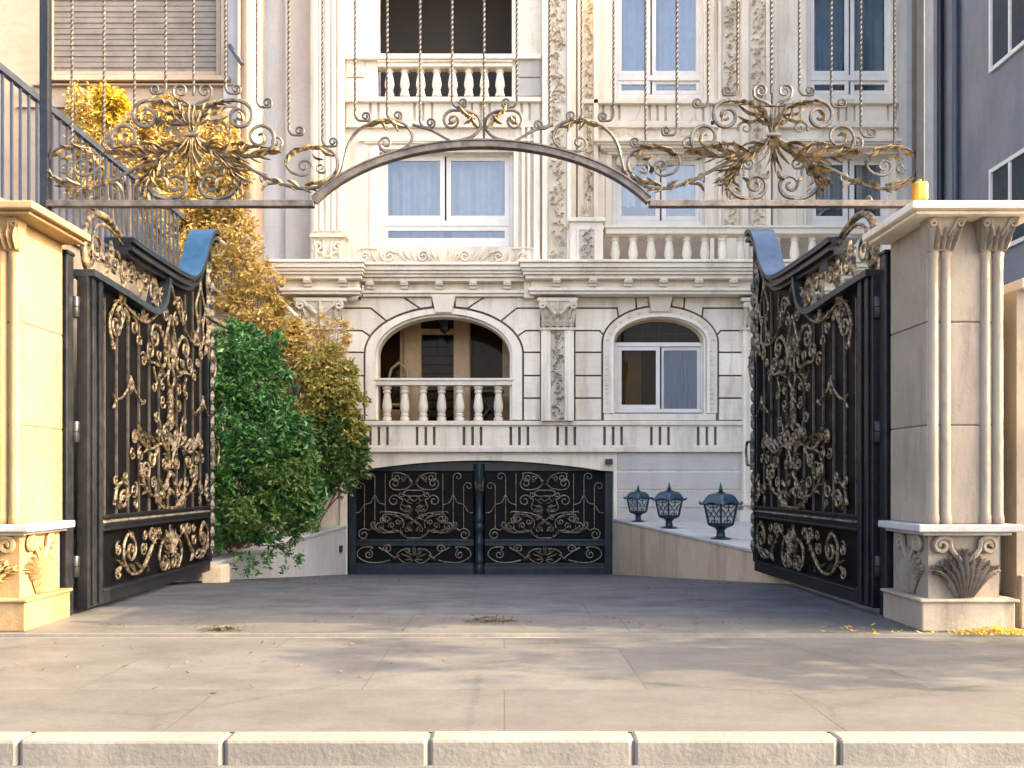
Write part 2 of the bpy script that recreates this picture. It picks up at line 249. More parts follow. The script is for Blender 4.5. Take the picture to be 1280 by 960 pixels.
class MB:
    def __init__(s): s.v = []; s.f = []; s.sm = False
    def add(s, vs_, fs):
        b = len(s.v); s.v += [tuple(v) for v in vs_]; s.f += [tuple(b+i for i in f) for f in fs]
    def box(s, x0, x1, y0, y1, z0, z1):
        if x0 > x1: x0, x1 = x1, x0
        if y0 > y1: y0, y1 = y1, y0
        if z0 > z1: z0, z1 = z1, z0
        s.add([(x0,y0,z0),(x1,y0,z0),(x1,y1,z0),(x0,y1,z0),(x0,y0,z1),(x1,y0,z1),(x1,y1,z1),(x0,y1,z1)],
              [(0,3,2,1),(4,5,6,7),(0,1,5,4),(1,2,6,5),(2,3,7,6),(3,0,4,7)]); return s
    def prism(s, poly, y0, y1, m=None):
        """polygon (a,b) extruded between y0 and y1; m maps (a,b,c) to xyz"""
        m = m or (lambda a, b, c: (a, c, b)); n = len(poly)
        s.add([m(a, b, y0) for a, b in poly]+[m(a, b, y1) for a, b in poly],
              [tuple(range(n)), tuple(range(2*n-1, n-1, -1))]+[(i, n+i, n+(i+1) % n, (i+1) % n) for i in range(n)]); return s
    def band(s, path, h, y0, y1, m=None, closed=False):
        """strip of thickness h (to one side: below) along a 2D path, extruded y0..y1"""
        P = [Vector((p[0], p[1])) for p in path]; n = len(P); O = []
        for i in range(n):
            t = (P[min(n-1, i+1)]-P[max(0, i-1)]).normalized(); O.append(P[i]+Vector((t.y, -t.x))*h)
        m = m or (lambda a, b, c: (a, c, b))
        vs_ = []
        for i in range(n): vs_ += [m(*P[i], y0), m(*P[i], y1), m(*O[i], y1), m(*O[i], y0)]
        fs = []
        for i in range(n-1):
            a, b = 4*i, 4*i+4
            for j in range(4): fs.append((a+j, a+(j+1) % 4, b+(j+1) % 4, b+j))
        fs += [(0, 1, 2, 3), (4*n-1, 4*n-2, 4*n-3, 4*n-4)]
        s.add(vs_, fs); return s
    def tube(s, pts, r, n=6, taper=(1, 1), twist=0, cap=True):
        P = [Vector(p) for p in pts]; Q = [P[0]]
        for p in P[1:]:
            if (p-Q[-1]).length > 1e-5: Q.append(p)
        P = Q; k = len(P)
        if k < 2: return s
        t = (P[1]-P[0]).normalized(); u = t.orthogonal().normalized(); vs_ = []
        if abs(t.z) > .9: u = Vector((1, 0, 0))-t*t.x; u.normalize()
        for i in range(k):
            tt = (P[min(k-1, i+1)]-P[max(0, i-1)])
            tt = tt.normalized() if tt.length > 1e-9 else t
            u = (u-tt*u.dot(tt)); u = u.normalized() if u.length > 1e-6 else tt.orthogonal().normalized()
            w_ = tt.cross(u); f = i/(k-1)
            rr = r*(taper[0]*(1-f)+taper[1]*f) if taper[0] != 1 or taper[1] != 1 else r
            for j in range(n):
                a = 2*math.pi*j/n+twist*i; vs_.append(P[i]+u*(rr*math.cos(a))+w_*(rr*math.sin(a)))
        fs = [(i*n+j, i*n+(j+1) % n, (i+1)*n+(j+1) % n, (i+1)*n+j) for i in range(k-1) for j in range(n)]
        if cap: fs += [tuple(range(n-1, -1, -1)), tuple(range((k-1)*n, k*n))]
        s.add(vs_, fs); return s
    def lathe(s, prof, cx, cy, n=14, rot=0.0):
        vs_ = []; k = len(prof)
        for r, z in prof:
            for j in range(n):
                a = 2*math.pi*j/n+rot; vs_.append((cx+r*math.cos(a), cy+r*math.sin(a), z))
        fs = [(i*n+j, i*n+(j+1) % n, (i+1)*n+(j+1) % n, (i+1)*n+j) for i in range(k-1) for j in range(n)]
        fs += [tuple(range(n-1, -1, -1)), tuple(range((k-1)*n, k*n))]
        s.add(vs_, fs); return s
    def leaf(s, path, wd, m, c0=.0, lift=.03, lobes=5, k=12):
        """acanthus blade along a 2D path in the plane of map m, lobed edge, raised mid-rib, both faces"""
        P = cr([Vector((p[0], p[1])) for p in path], 6) if len(path) > 2 else [Vector(path[0]).lerp(Vector(path[-1]), i/8) for i in range(9)]
        n = len(P); vs_ = []
        for i in range(n):
            f = i/(n-1); t = (P[min(n-1, i+1)]-P[max(0, i-1)]); t = t.normalized() if t.length else Vector((1, 0)); q = Vector((-t.y, t.x))
            e = math.sin(math.pi*min(1, .12+.88*f))**.7*wd*.5*(1-.3*f)
            e *= .72+.28*abs(math.sin(lobes*math.pi*f)); cc = c0+lift*math.sin(math.pi*f)
            vs_ += [m(*(P[i]+q*e), c0), m(*P[i], cc+lift*.6), m(*(P[i]-q*e), c0), m(*P[i], c0-.006)]
        fs = []
        for i in range(n-1):
            a, b = 4*i, 4*i+4
            for j in range(4): fs.append((a+j, a+(j+1) % 4, b+(j+1) % 4, b+j))
        s.add(vs_, fs); return s
    def curve(s, path, r, m, c=0.0, n=6, taper=(1, 1), k=7, smooth=True):
        P = cr([Vector((p[0], p[1])) for p in path], k) if smooth else path
        s.tube([m(p[0], p[1], c) for p in P], r, n, taper); return s
    def build(s, name, material, parent=None, local=False, smooth=False, bevel=0.0, flip=True):
        me = bpy.data.meshes.new(name); off = Vector((0, 0, 0)) if (local or parent is None) else wloc(parent)
        me.from_pydata([(v[0]-off.x, v[1]-off.y, v[2]-off.z) for v in s.v], [], s.f); me.update()
        bm = bmesh.new(); bm.from_mesh(me)
        if flip: bmesh.ops.recalc_face_normals(bm, faces=bm.faces)
        bm.to_mesh(me); bm.free()
        if smooth:
            me.polygons.foreach_set('use_smooth', [True]*len(me.polygons)); me.set_sharp_from_angle(angle=R(50))
        me.materials.append(material)
        o = bpy.data.objects.new(name, me); C.objects.link(o)
        if parent: o.parent = parent
        if bevel:
            b = o.modifiers.new('edge', 'BEVEL'); b.width = bevel; b.segments = 2; b.limit_method = 'ANGLE'; b.angle_limit = R(40)
        return o

def tag(o, label, cat, group=None):
    o['label'] = label; o['category'] = cat
    if group: o['group'] = group
    return o
def thing(name, label, cat, loc=(0, 0, 0), rz=0, group=None):
    o = bpy.data.objects.new(name, None); C.objects.link(o); o.location = loc; o.rotation_euler = (0, 0, rz)
    o.empty_display_size = .2; return tag(o, label, cat, group)
def struct(o, kind='structure'): o['kind'] = kind; return o

def fx(px, D=22.0): return (px-CX)/F*D
def fz(py, D=22.0): return EYE+(CY-py)/F*D
def fbox(mb, x0, x1, y0, y1, D0, D1):
    return mb.box(fx(x0, D0), fx(x1, D0), D0, D1, fz(y1, D0), fz(y0, D0))
def fmap(D): return lambda a, b, c: (fx(a, D), D-c, fz(b, D))
def fprism(mb, poly, D0, D1): return mb.prism([(fx(a, D0), fz(b, D0)) for a, b in poly], D0, D1)

# ------------------------------------------------------------------ ground
def gsheet(name, x0, x1, y0, y1, z, m): 
    b = MB(); b.add([(x0,y0,z),(x1,y0,z),(x1,y1,z),(x0,y1,z)], [(0,1,2,3)]); return struct(b.build(name, m))
KERB_Y = 5.15
b = MB()   # the one large ground sheet with the plot cut out of it
L = 900
for q in [(-L, L, -L, KERB_Y), (-L, -40, KERB_Y, L), (40, L, KERB_Y, L), (-40, 40, 40, L)]:
    x0, x1, y0, y1 = q; b.add([(x0,y0,-.13),(x1,y0,-.13),(x1,y1,-.13),(x0,y1,-.13)], [(0,1,2,3)])
struct(b.build('road', M['asphalt']))
b = MB()
for i in range(72): q_ = random.uniform(-.006, .006); b.box(-40+i*1.1, -40+i*1.1+1.09, KERB_Y+q_, KERB_Y+.18, -.2, .010+q_*.5)
b.box(-40, 40, KERB_Y+.02, KERB_Y+.18, -.2, .0); struct(b.build('kerb', M['kerb'], bevel=.02))
gsheet('pavement', -40, 40, KERB_Y+.18, 8.52, 0.0, M['pave2'])
b = MB().box(-40, 40, 8.52, 8.70, -.06, -.025).box(-40, 40, 8.70, 8.735, -.06, .004); struct(b.build('gutter', M['kerb']))
gsheet('pavement_border', -40, 40, 8.735, 10.0, 0.0, M['pave'])
def ramp_z(y): return 0 if y < 12.7 else -.763*(y-12.7)/9.3
b = MB(); ys = [10.0, 12.0, 12.4, 12.7, 13.0, 13.6, 22.6]
for i in range(len(ys)-1):
    a, c = ys[i], ys[i+1]
    b.add([(-6.2, a, ramp_z(a)), (6.2, a, ramp_z(a)), (6.2, c, ramp_z(c)), (-6.2, c, ramp_z(c))], [(0, 1, 2, 3)])
struct(b.build('driveway', M['drive']))

# right terrace and ramp walls
def wall_line(y): return 2.49+(22-y)*(3.86-2.49)/7.5 if y > 11 else 4.5
def wall_top(y): return .52+(22-y)*(.337-.52)/7.5
b = MB()
pts = [(wall_line(y)+.3, y) for y in (21.99, 18, 14.5, 11)]
poly = pts+[(40, 11), (40, 21.99)]
b.add([(x, y, wall_top(y)-.04 if i < 4 else (.3 if y < 15 else .48)) for i, (x, y) in enumerate(poly)], [tuple(range(6))])
struct(b.build('terrace', M['stone_grey']))
gsheet('side_yard', 6.2, 40, 10.0, 11.0, .0, M['pave2'])
def ramp_wall(name, line, top, ys, thick, m, cap_m, label):
    root = thing(name, label, 'wall', (line(ys[0]), ys[0], 0))
    b = MB(); vs_ = []
    for y in ys: x = line(y); t = top(y)-.05; vs_ += [(x, y, -1.2), (x+thick, y, -1.2), (x+thick, y, t), (x, y, t)]
    n = len(ys); fs = []
    for i in range(n-1):
        a = 4*i
        for j in range(4): fs.append((a+j, a+(j+1) % 4, a+4+(j+1) % 4, a+4+j))
    fs += [(0, 1, 2, 3), (4*n-1, 4*n-2, 4*n-3, 4*n-4)]
    b.add(vs_, fs); b.build('wall_face', m, root, bevel=.01)
    b = MB(); vs_ = []; o = .025 if thick > 0 else -.025
    for y in ys: x = line(y); t = top(y); vs_ += [(x-o, y, t-.05), (x+thick+o, y, t-.05), (x+thick+o, y, t), (x-o, y, t)]
    b.add(vs_, fs); b.build('coping', cap_m, root, bevel=.008)
    return root
rw = ramp_wall('ramp_wall', wall_line, wall_top, [21.97, 19.5, 17, 14.5, 11.1], .55, M['stone_ramp'], M['stone_grey'], 'sloping travertine side wall of the ramp carrying three lanterns')
def lwall_line(y): return fx(433, 22)+(22-y)*(fx(283, 16.2)-fx(433, 22))/5.8
def lwall_top(y): return fz(655, 22)-.02+(22-y)*(fz(697, 16.2)-fz(655, 22))/5.8
ramp_wall('ramp_wall', lwall_line, lwall_top, [21.97, 20, 18, 16.2, 14.6], -.3, M['stone_ramp_pale'], M['stone_ramp_pale'], 'pale stone side wall of the ramp under the trailing green shrub')
b = MB().box(fx(261, 14.7), fx(285, 14.7), 14.35, 14.8, -.4, fz(706, 14.6)); o = b.build('stone_block', M['stone_ramp'], bevel=.015)
tag(o, 'low stone kerb block beside the free end of left gate leaf', 'block')
# rubble wall behind left ramp wall
b = MB(); vs_ = []
ys_ = [21.9, 19, 17, 14.5]
for y in ys_:
    x = lwall_line(y)-.55; vs_ += [(x, y, -1), (x-.5, y, -1), (x-.5, y, 2.0-(22-y)*.14), (x, y, 2.0-(22-y)*.14)]
fs = []
for i in range(3):
    for j in range(4): fs.append((4*i+j, 4*i+(j+1) % 4, 4*i+4+(j+1) % 4, 4*i+4+j))
fs += [(0, 1, 2, 3), (15, 14, 13, 12)]
b.add(vs_, fs)
tag(b.build('rubble_wall', M['rubble']), 'irregular rubble stone retaining wall behind the green shrub', 'wall')
b = MB(); vs_ = []
for y in ys_: x = lwall_line(y); vs_ += [(x-.28, y, lwall_top(y)-.08), (x-.6, y, lwall_top(y)-.08)]
b.add(vs_, [(0, 1, 3, 2), (2, 3, 5, 4), (4, 5, 7, 6)]); struct(b.build('planter_soil', M['soil']))
gsheet('garden_ground', -40, -4.6, 10.0, 24.5, -.02, M['soil'])

# ------------------------------------------------------------------ villa
villa = thing('villa', 'cream stone villa with carved pilasters, balustrades and an arched loggia above its basement garage', 'house', (0, 22, 0))
def arch_pts(cx, hw, spring, top, n=24, a0=180, a1=360):
    return [(cx+hw*math.cos(R(a0+(a1-a0)*i/n)), spring+(spring-top)*math.sin(R(a0+(a1-a0)*i/n))) for i in range(n+1)]

def wall_holes(b, x0, x1, z0, z1, holes, y0, y1):
    """wall slab with rectangular openings (world metres), reveals included"""
    xs = sorted({x0, x1, *[h[0] for h in holes], *[h[1] for h in holes]}); zs = sorted({z0, z1, *[h[2] for h in holes], *[h[3] for h in holes]})
    def hole(cx, cz): return any(h[0] < cx < h[1] and h[2] < cz < h[3] for h in holes)
    for i in range(len(xs)-1):
        for j in range(len(zs)-1):
            if hole((xs[i]+xs[i+1])/2, (zs[j]+zs[j+1])/2): continue
            a, c, d, e = xs[i], xs[i+1], zs[j], zs[j+1]
            b.add([(a,y0,d),(c,y0,d),(c,y0,e),(a,y0,e)], [(0,1,2,3)]); b.add([(a,y1,d),(c,y1,d),(c,y1,e),(a,y1,e)], [(3,2,1,0)])
    for h in holes+[(x0, x1, z0, z1)]:
        a, c, d, e = h
        b.add([(a,y0,d),(a,y1,d),(a,y1,e),(a,y0,e)], [(0,1,2,3)]); b.add([(c,y0,d),(c,y1,d),(c,y1,e),(c,y0,e)], [(3,2,1,0)])
        b.add([(a,y0,d),(c,y0,d),(c,y1,d),(a,y1,d)], [(3,2,1,0)]); b.add([(a,y0,e),(c,y0,e),(c,y1,e),(a,y1,e)], [(0,1,2,3)])
def PX(x0, x1, y0, y1, D): return (fx(x0, D), fx(x1, D), fz(y1, D), fz(y0, D))

# basement wall with the segmental garage arch
W0 = 22.0
b = MB()
fbox(b, 425, 434, 565, 725, W0, W0+.5); fbox(b, 767, 960, 565, 725, W0, W0+.5); fbox(b, 960, 1115, 525, 725, W0, W0+.5)
garch = [(434, 591)]+[(434+333*i/24, 591-15.5*math.sin(math.pi*i/24)**.85) for i in range(1, 24)]+[(767, 589)]
fprism(b, [(434, 565)]+garch+[(767, 565)], W0, W0+.5)
b.build('basement_wall', M['stone'], villa)
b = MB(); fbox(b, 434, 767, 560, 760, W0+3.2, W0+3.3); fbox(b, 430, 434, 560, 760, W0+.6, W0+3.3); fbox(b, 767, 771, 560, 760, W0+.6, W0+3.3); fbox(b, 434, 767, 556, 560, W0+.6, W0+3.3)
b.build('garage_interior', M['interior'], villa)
b = MB(); b.box(fx(320), fx(434), W0+.05, W0+.5, -1, fz(372)); b.build('side_wall', M['stone'], villa)

# horizontal joints of the right basement wall: thin raised courses
b = MB()
for y in (565, 589, 612, 634): fbox(b, 772, 929, y+1.2, min(y+23, 652)-.6, W0-.03, W0+.02)
b.build('stone_cladding', M['stone_base'], villa, bevel=.006)

# ground floor wall with two arches
b = MB()
fbox(b, 425, 470, 372, 531, W0, W0+.4); fbox(b, 640, 766, 372, 531, W0, W0+.4); fbox(b, 882, 950, 372, 531, W0, W0+.4); fbox(b, 766, 882, 517, 531, W0, W0+.4)
fbox(b, 950, 1115, 372, 525, W0, W0+.4)
fprism(b, [(470, 372)]+arch_pts(555, 85, 443, 393)+[(640, 372)], W0, W0+.4)
fprism(b, [(766, 372)]+arch_pts(824, 58, 427, 396)+[(882, 372)], W0, W0+.4)
b.build('ground_floor_wall', M['mortar_dark'], villa)
# reveals of the arches, lined in stone
b = MB(); b.band([(fx(a), fz(c)) for a, c in [(470, 525)]+arch_pts(555, 85, 443, 393)+[(640, 525)]], .05, W0+.0, W0+.42); b.build('loggia_reveal', M['stone_trim'], villa)
b = MB(); b.band([(fx(a), fz(c)) for a, c in [(766, 517)]+arch_pts(824, 58, 427, 396)+[(882, 517)]], .04, W0+.0, W0+.42); b.build('window_reveal', M['stone_trim'], villa)

def inset_blocks(b, polys, D0, D1, gap=.02):
    for poly in polys:
        bm = bmesh.new(); f = bm.faces.new([bm.verts.new((fx(a), 0, fz(c))) for a, c in poly]); bm.normal_update()
        bmesh.ops.inset_region(bm, faces=[f], thickness=gap, use_even_offset=True, use_boundary=True)
        b.prism([(v.co.x, v.co.z) for v in f.verts], D0, D1); bm.free()
def ell(cx, hw, sp_, top, a): return (cx+hw*math.cos(R(a)), sp_-(sp_-top)*math.sin(R(a)))
def rustic(cx, hw, sp_, top, xl, xr, key, joints, rows, bottom):
    """rusticated courses round an arch: polygons for both sides"""
    out = []
    for side, xe in ((1, xr), (-1, xl)):
        def m(p): return (p[0] if side == 1 else 2*cx-p[0], p[1])
        E = abs(xe-cx)+cx
        lines = []
        # each joint: polyline from the outside to an angle on the ellipse
        lines.append(([(cx+key[0], 372)], key[2]))
        lines.append(([(joints[0][0], 372)], joints[0][1]))
        for (yy, xk, ang) in joints[1:]: lines.append(([(E, yy), (xk, yy)], ang))
        for i in range(len(lines)-1):
            (o1, a1), (o2, a2) = lines[i], lines[i+1]
            poly = list(o1)+[ell(cx, hw, sp_, top, a1+(a2-a1)*t/5) for t in range(6)]+list(reversed(o2))
            if i == 1: poly = [(joints[0][0], 372)]+poly[1:]+[(E, 372)]
            out.append([m(p) for p in poly])
        a = lines[-1][1]; prev = lines[-1][0]; ys = rows+[bottom]
        first = list(prev)+[e_ for e_ in (ell(cx, hw, sp_, top, a*(1-t/5)) for t in range(6)) if e_[1] < rows[0]-1.5]+[(cx+hw, rows[0]), (E, rows[0])]
        out.append([m(p) for p in first])
        for i in range(len(rows)):
            out.append([m(p) for p in [(E, ys[i]), (cx+hw, ys[i]), (cx+hw, ys[i+1]), (E, ys[i+1])]])
    return out
b = MB()
P1 = rustic(555, 99, 443, 384, 427, 676, (14, 0, 82), [(606, 73), (386, 646, 44), (414, 657, 22)], [441, 470, 498], 526)
P2 = rustic(824.5, 72.5, 430, 383, 718, 931, (15, 0, 79), [(855, 66), (386, 878, 44), (414, 900, 13)], [441, 470, 498], 526)
for poly in P1+P2:
    b = MB(); inset_blocks(b, [poly], W0-.09, W0+.02); b.build('rusticated_block', M['stone'], villa)
 
# arch surrounds
def surround(name, cx, hwi, sp_, topi, hwo, topo, bottom, D0, D1, spo=None):
    spo = spo or sp_
    b = MB(); inn = [(cx-hwi, bottom)]+arch_pts(cx, hwi, sp_, topi)+[(cx+hwi, bottom)]; out = [(cx-hwo, bottom)]+arch_pts(cx, hwo, spo, topo)+[(cx+hwo, bottom)]
    vs_ = []; n = len(inn)
    for i in range(n):
        for p, d in ((inn[i], D0), (out[i], D0), (out[i], D1), (inn[i], D1)): vs_.append((fx(p[0]), d, fz(p[1])))
    fs = []
    for i in range(n-1):
        for j in range(4): fs.append((4*i+j, 4*i+(j+1) % 4, 4*i+4+(j+1) % 4, 4*i+4+j))
    fs += [(0, 1, 2, 3), (4*n-1, 4*n-2, 4*n-3, 4*n-4)]
    b.add(vs_, fs); return b.build(name, M['stone_trim'], villa, bevel=.01)
surround('arch_surround', 555, 85, 443, 393, 97.5, 386, 525, W0-.10, W0+.1)
surround('arch_surround', 824.5, 60, 429, 395, 71, 384.5, 517, W0-.10, W0+.05)
s2 = surround('arch_surround', 824.5, 58, 428, 397, 62, 393, 517, W0-.125, W0+.1)
# bead ornaments on the window surround
for i in range(15):
    p = ell(824.5, 65.5, 429, 389.5, 12*i+6); b = MB(); b.tube([(fx(p[0]), W0-.13, fz(p[1])), (fx(p[0]), W0-.09, fz(p[1]))], .03, 8); b.build('carved_bead', M['stone_carved'], villa)
for y in range(436, 514, 6):
    for s_ in (-1, 1): b = MB(); fbox(b, 824.5+s_*65.5-1.8, 824.5+s_*65.5+1.8, y, y+3.4, W0-.12, W0-.08); b.build('carved_bead', M['stone_carved'], villa)
# keystones
b = MB()
for cx, w0, w1, y0, y1 in ((555, 15, 10, 372, 392), (824, 15, 11, 372, 391)):
    b.add([(fx(cx-w0), W0-.26, fz(y0)), (fx(cx+w0), W0-.26, fz(y0)), (fx(cx+w1), W0-.16, fz(y1)), (fx(cx-w1), W0-.16, fz(y1)),
           (fx(cx-w0), W0+.1, fz(y0)), (fx(cx+w0), W0+.1, fz(y0)), (fx(cx+w1), W0+.1, fz(y1)), (fx(cx-w1), W0+.1, fz(y1))],
          [(0,1,2,3),(4,7,6,5),(0,4,5,1),(1,5,6,2),(2,6,7,3),(3,7,4,0)])
    o = b.build('keystone', M['stone_trim'], villa, bevel=.015); b = MB()

# floor band with triple slots, ledges
b = MB(); fbox(b, 452, 932, 526, 531.5, W0-.16, W0); fbox(b, 458, 932, 559, 565, W0-.14, W0); b.build('ledge', M['stone_trim'], villa, bevel=.012)
b = MB()
slots = []
for g in range(8):
    c = 473.5+58.6*g; slots += [c-10.8, c, c+10.6]
xs = [440]; 
for s_ in slots: xs += [s_-1.7, s_+1.7]
xs += [931]
for i in range(0, len(xs), 2): fbox(b, xs[i], xs[i+1], 531.5, 559, W0-.10, W0)
for s_ in slots: fbox(b, s_-1.7, s_+1.7, 556.5, 559, W0-.10, W0); fbox(b, s_-1.7, s_+1.7, 531.5, 533.5, W0-.1, W0)
b.build('frieze_band', M['stone'], villa, bevel=.005)
b = MB(); fbox(b, 441, 930, 533, 558, W0-.012, W0-.004); b.build('slot_backing', M['mortar_dark'], villa)

# cornice: stepped mouldings with modillions
def cornice(x0, x1, D, blocks, ends):
    b = MB()
    prof = [(335, 338.5, .62), (338.5, 344, .56), (344, 347.5, .50), (347.5, 351, .44), (351, 355.5, .36), (355.5, 365, .14), (365, 369, .26), (369, 372.5, .20)]
    for y0, y1, d in prof:
        e = d*26*ends
        b.box(fx(x0)-(d*ends if ends else 0), fx(x1)+(d*ends*.6 if ends else 0), D-d, W0+.1, fz(y1), fz(y0))
    b.build('cornice', M['stone_trim'], villa, bevel=.012)
    for px in blocks:
        b = MB(); x = fx(px)
        b.prism([(D-.40, fz(355.5)), (D-.40, fz(358)), (D-.30, fz(361)), (D-.30, fz(364)), (D-.22, fz(365)), (D-.13, fz(365)), (D-.13, fz(355.5))], x-.075, x+.075, lambda a, z, c: (c, a, z))
        b.tube([(x-.09, D-.34, fz(358.5)), (x+.09, D-.34, fz(358.5))], .045, 8); b.tube([(x-.085, D-.27, fz(362.8)), (x+.085, D-.27, fz(362.8))], .03, 8)
        b.build('modillion', M['stone_trim'], villa, bevel=.006)
cornice(455, 655, W0, [465, 507, 550, 592, 634], 0)
cornice(364, 450, W0-.28, [391, 434], .6)
cornice(668, 1108, W0-.28, [694, 738, 781, 824, 867, 909, 952, 995, 1038, 1081], .6)
b = MB(); fbox(b, 655, 668, 345, 372, W0-.3, W0); b.build('cornice_return', M['stone_trim'], villa)
# balcony slab
b = MB(); b.box(fx(650), fx(1112), W0-.2, 23.4, fz(338), fz(334)); b.build('balcony_slab', M['stone_trim'], villa)

# ornament helpers in stone
def carved_strip(px0, px1, py0, py1, D, seg=22):
    """vine in relief: a weaving stem, leaves each side and small rosettes"""
    root = MB(); m = fmap(D); cx = (px0+px1)/2; wd = px1-px0
    fbox(root, px0, px1, py0, py1, D-.012, D+.02)
    n = max(1, int((py1-py0)/seg)); st = (py1-py0)/n; path = []
    for i in range(n*6+1):
        t = i/6; path.append((cx+math.sin(t*math.pi)*wd*.24, py0+st*t))
    root.curve(path, .02, m, .02, 5, k=1)
    for i in range(n):
        s_ = 1 if i % 2 == 0 else -1; y = py0+st*(i+.5); x = cx+s_*wd*.24
        root.curve([(x, y)]+sp(cx-s_*wd*.02, y+st*.12, wd*.26, wd*.05, -40 if s_ == 1 else 220, s_*1.2, 12), .014, m, .025, 5, k=2)
        for k in range(5):
            a = R(random.uniform(0, 360)); q = (x+random.uniform(-.25, .25)*wd, y+random.uniform(-.45, .45)*st)
            x2 = min(px1-1, max(px0+1, q[0]+math.cos(a)*wd*.42)); root.leaf([q, ((q[0]+x2)/2+.5, q[1]+math.sin(a)*st*.2), (x2, q[1]+math.sin(a)*st*.42)], .11, (lambda A, B, c: m(A, B, c)), .012, .045, 3) if False else None
        for k in range(12):
            a = random.uniform(0, 360); L_ = wd*random.uniform(.2, .36)
            q = (cx+random.uniform(-.36, .36)*wd, y+random.uniform(-.5, .5)*st)
            e = (max(px0+.8, min(px1-.8, q[0]+L_*math.cos(R(a)))), q[1]+L_*math.sin(R(a)))
            leaf_px(root, [q, ((q[0]+e[0])/2+random.uniform(-1, 1), (q[1]+e[1])/2+random.uniform(-1, 1)), e], wd*.17, m, .012, .05)
    return root
def leaf_px(mb, path, wpx, m, c0=.01, lift=.03, lobes=4): mb.leaf(path, wpx, m, c0, lift, lobes)

def pilaster(cx, hw, y0, y1, D, carved=True, cap=True, capy=(372, 412), thing_=None):
    b = MB(); fbox(b, cx-hw, cx+hw, y0, y1, D-.14, W0+.05)
    fbox(b, cx-hw, cx-hw*.42, y0, y1, D-.20, D-.14); fbox(b, cx+hw*.42, cx+hw, y0, y1, D-.20, D-.14)
    fbox(b, cx-hw*.82, cx-hw*.62, y0, y1, D-.225, D-.2); fbox(b, cx+hw*.62, cx+hw*.82, y0, y1, D-.225, D-.2)
    p = b.build('pilaster', M['stone_trim'], villa, bevel=.01)
    if carved:
        carved_strip(cx-hw*.4, cx+hw*.4, y0+2, y1-2, D-.14, 15).build('carved_panel', M['stone_carved'], p)
    if cap:
        capital(cx, hw, capy[0], capy[1], D).build('capital', M['stone_carved'], p)
    return p
def capital(cx, hw, y0, y1, D):
    b = MB(); H = y1-y0
    fbox(b, cx-hw*1.22, cx+hw*1.22, y0, y0+H*.10, D-.32, W0+.05)
    fbox(b, cx-hw*1.1, cx+hw*1.1, y1-H*.07, y1, D-.25, W0+.05)
    # flaring bell
    b.add([(fx(cx-hw*1.15), D-.30, fz(y0+H*.1)), (fx(cx+hw*1.15), D-.30, fz(y0+H*.1)), (fx(cx+hw*.92), D-.17, fz(y1-H*.06)), (fx(cx-hw*.92), D-.17, fz(y1-H*.06)),
           (fx(cx-hw*1.15), W0, fz(y0+H*.1)), (fx(cx+hw*1.15), W0, fz(y0+H*.1)), (fx(cx+hw*.92), W0, fz(y1-H*.06)), (fx(cx-hw*.92), W0, fz(y1-H*.06))],
          [(0,1,2,3),(4,7,6,5),(0,4,5,1),(1,5,6,2),(2,6,7,3),(3,7,4,0)])
    m = fmap(D-.17)
    for k in range(5):   # low row of leaves
        x = cx+(k-2)*hw*.42; b.leaf([(x, y1-H*.06), (x, y1-H*.25), (x+(k-2)*.5, y1-H*.40)], hw*.44, lambda A, B, c: m(A, B, c+(y1-B)/H*.10), .01, .06, 3)
    for k in range(4):
        x = cx+(k-1.5)*hw*.46; b.leaf([(x, y1-H*.34), (x+(k-1.5), y1-H*.52), (x+(k-1.5)*2.2, y1-H*.68)], hw*.40, lambda A, B, c: m(A, B, c+(y1-B)/H*.12), .02, .06, 3)
    b.leaf([(cx, y1-H*.4), (cx, y1-H*.65), (cx, y0+H*.12)], hw*.5, lambda A, B, c: m(A, B, c+(y1-B)/H*.13), .03, .06, 3)
    for s_ in (-1, 1):
        b.curve([(cx+s_*hw*.15, y1-H*.45), (cx+s_*hw*.5, y0+H*.35)]+sp(cx+s_*hw*.92, y0+H*.28, hw*.26, hw*.05, 180 if s_ > 0 else 0, s_*1.5, 10), .035, lambda A, B, c: m(A, B, c+.16), .0, 6, k=2)
        b.leaf([(cx+s_*hw*.25, y1-H*.45), (cx+s_*hw*.45, y0+H*.35), (cx+s_*hw*.75, y0+H*.16)], hw*.35, lambda A, B, c: m(A, B, c+.12), .0, .05, 3)
    return b
pilaster(697, 20.5, 412, 526, W0-.1)
pilaster(401, 26, 410, 600, W0-.1)
pilaster(941, 11.5, 412, 640, W0-.1, carved=False)
b = MB(); fbox(b, 925, 957, 638, 660, W0-.35, W0); fbox(b, 922, 960, 628, 632, W0-.4, W0); b.build('pilaster_base', M['stone_trim'], villa, bevel=.01)

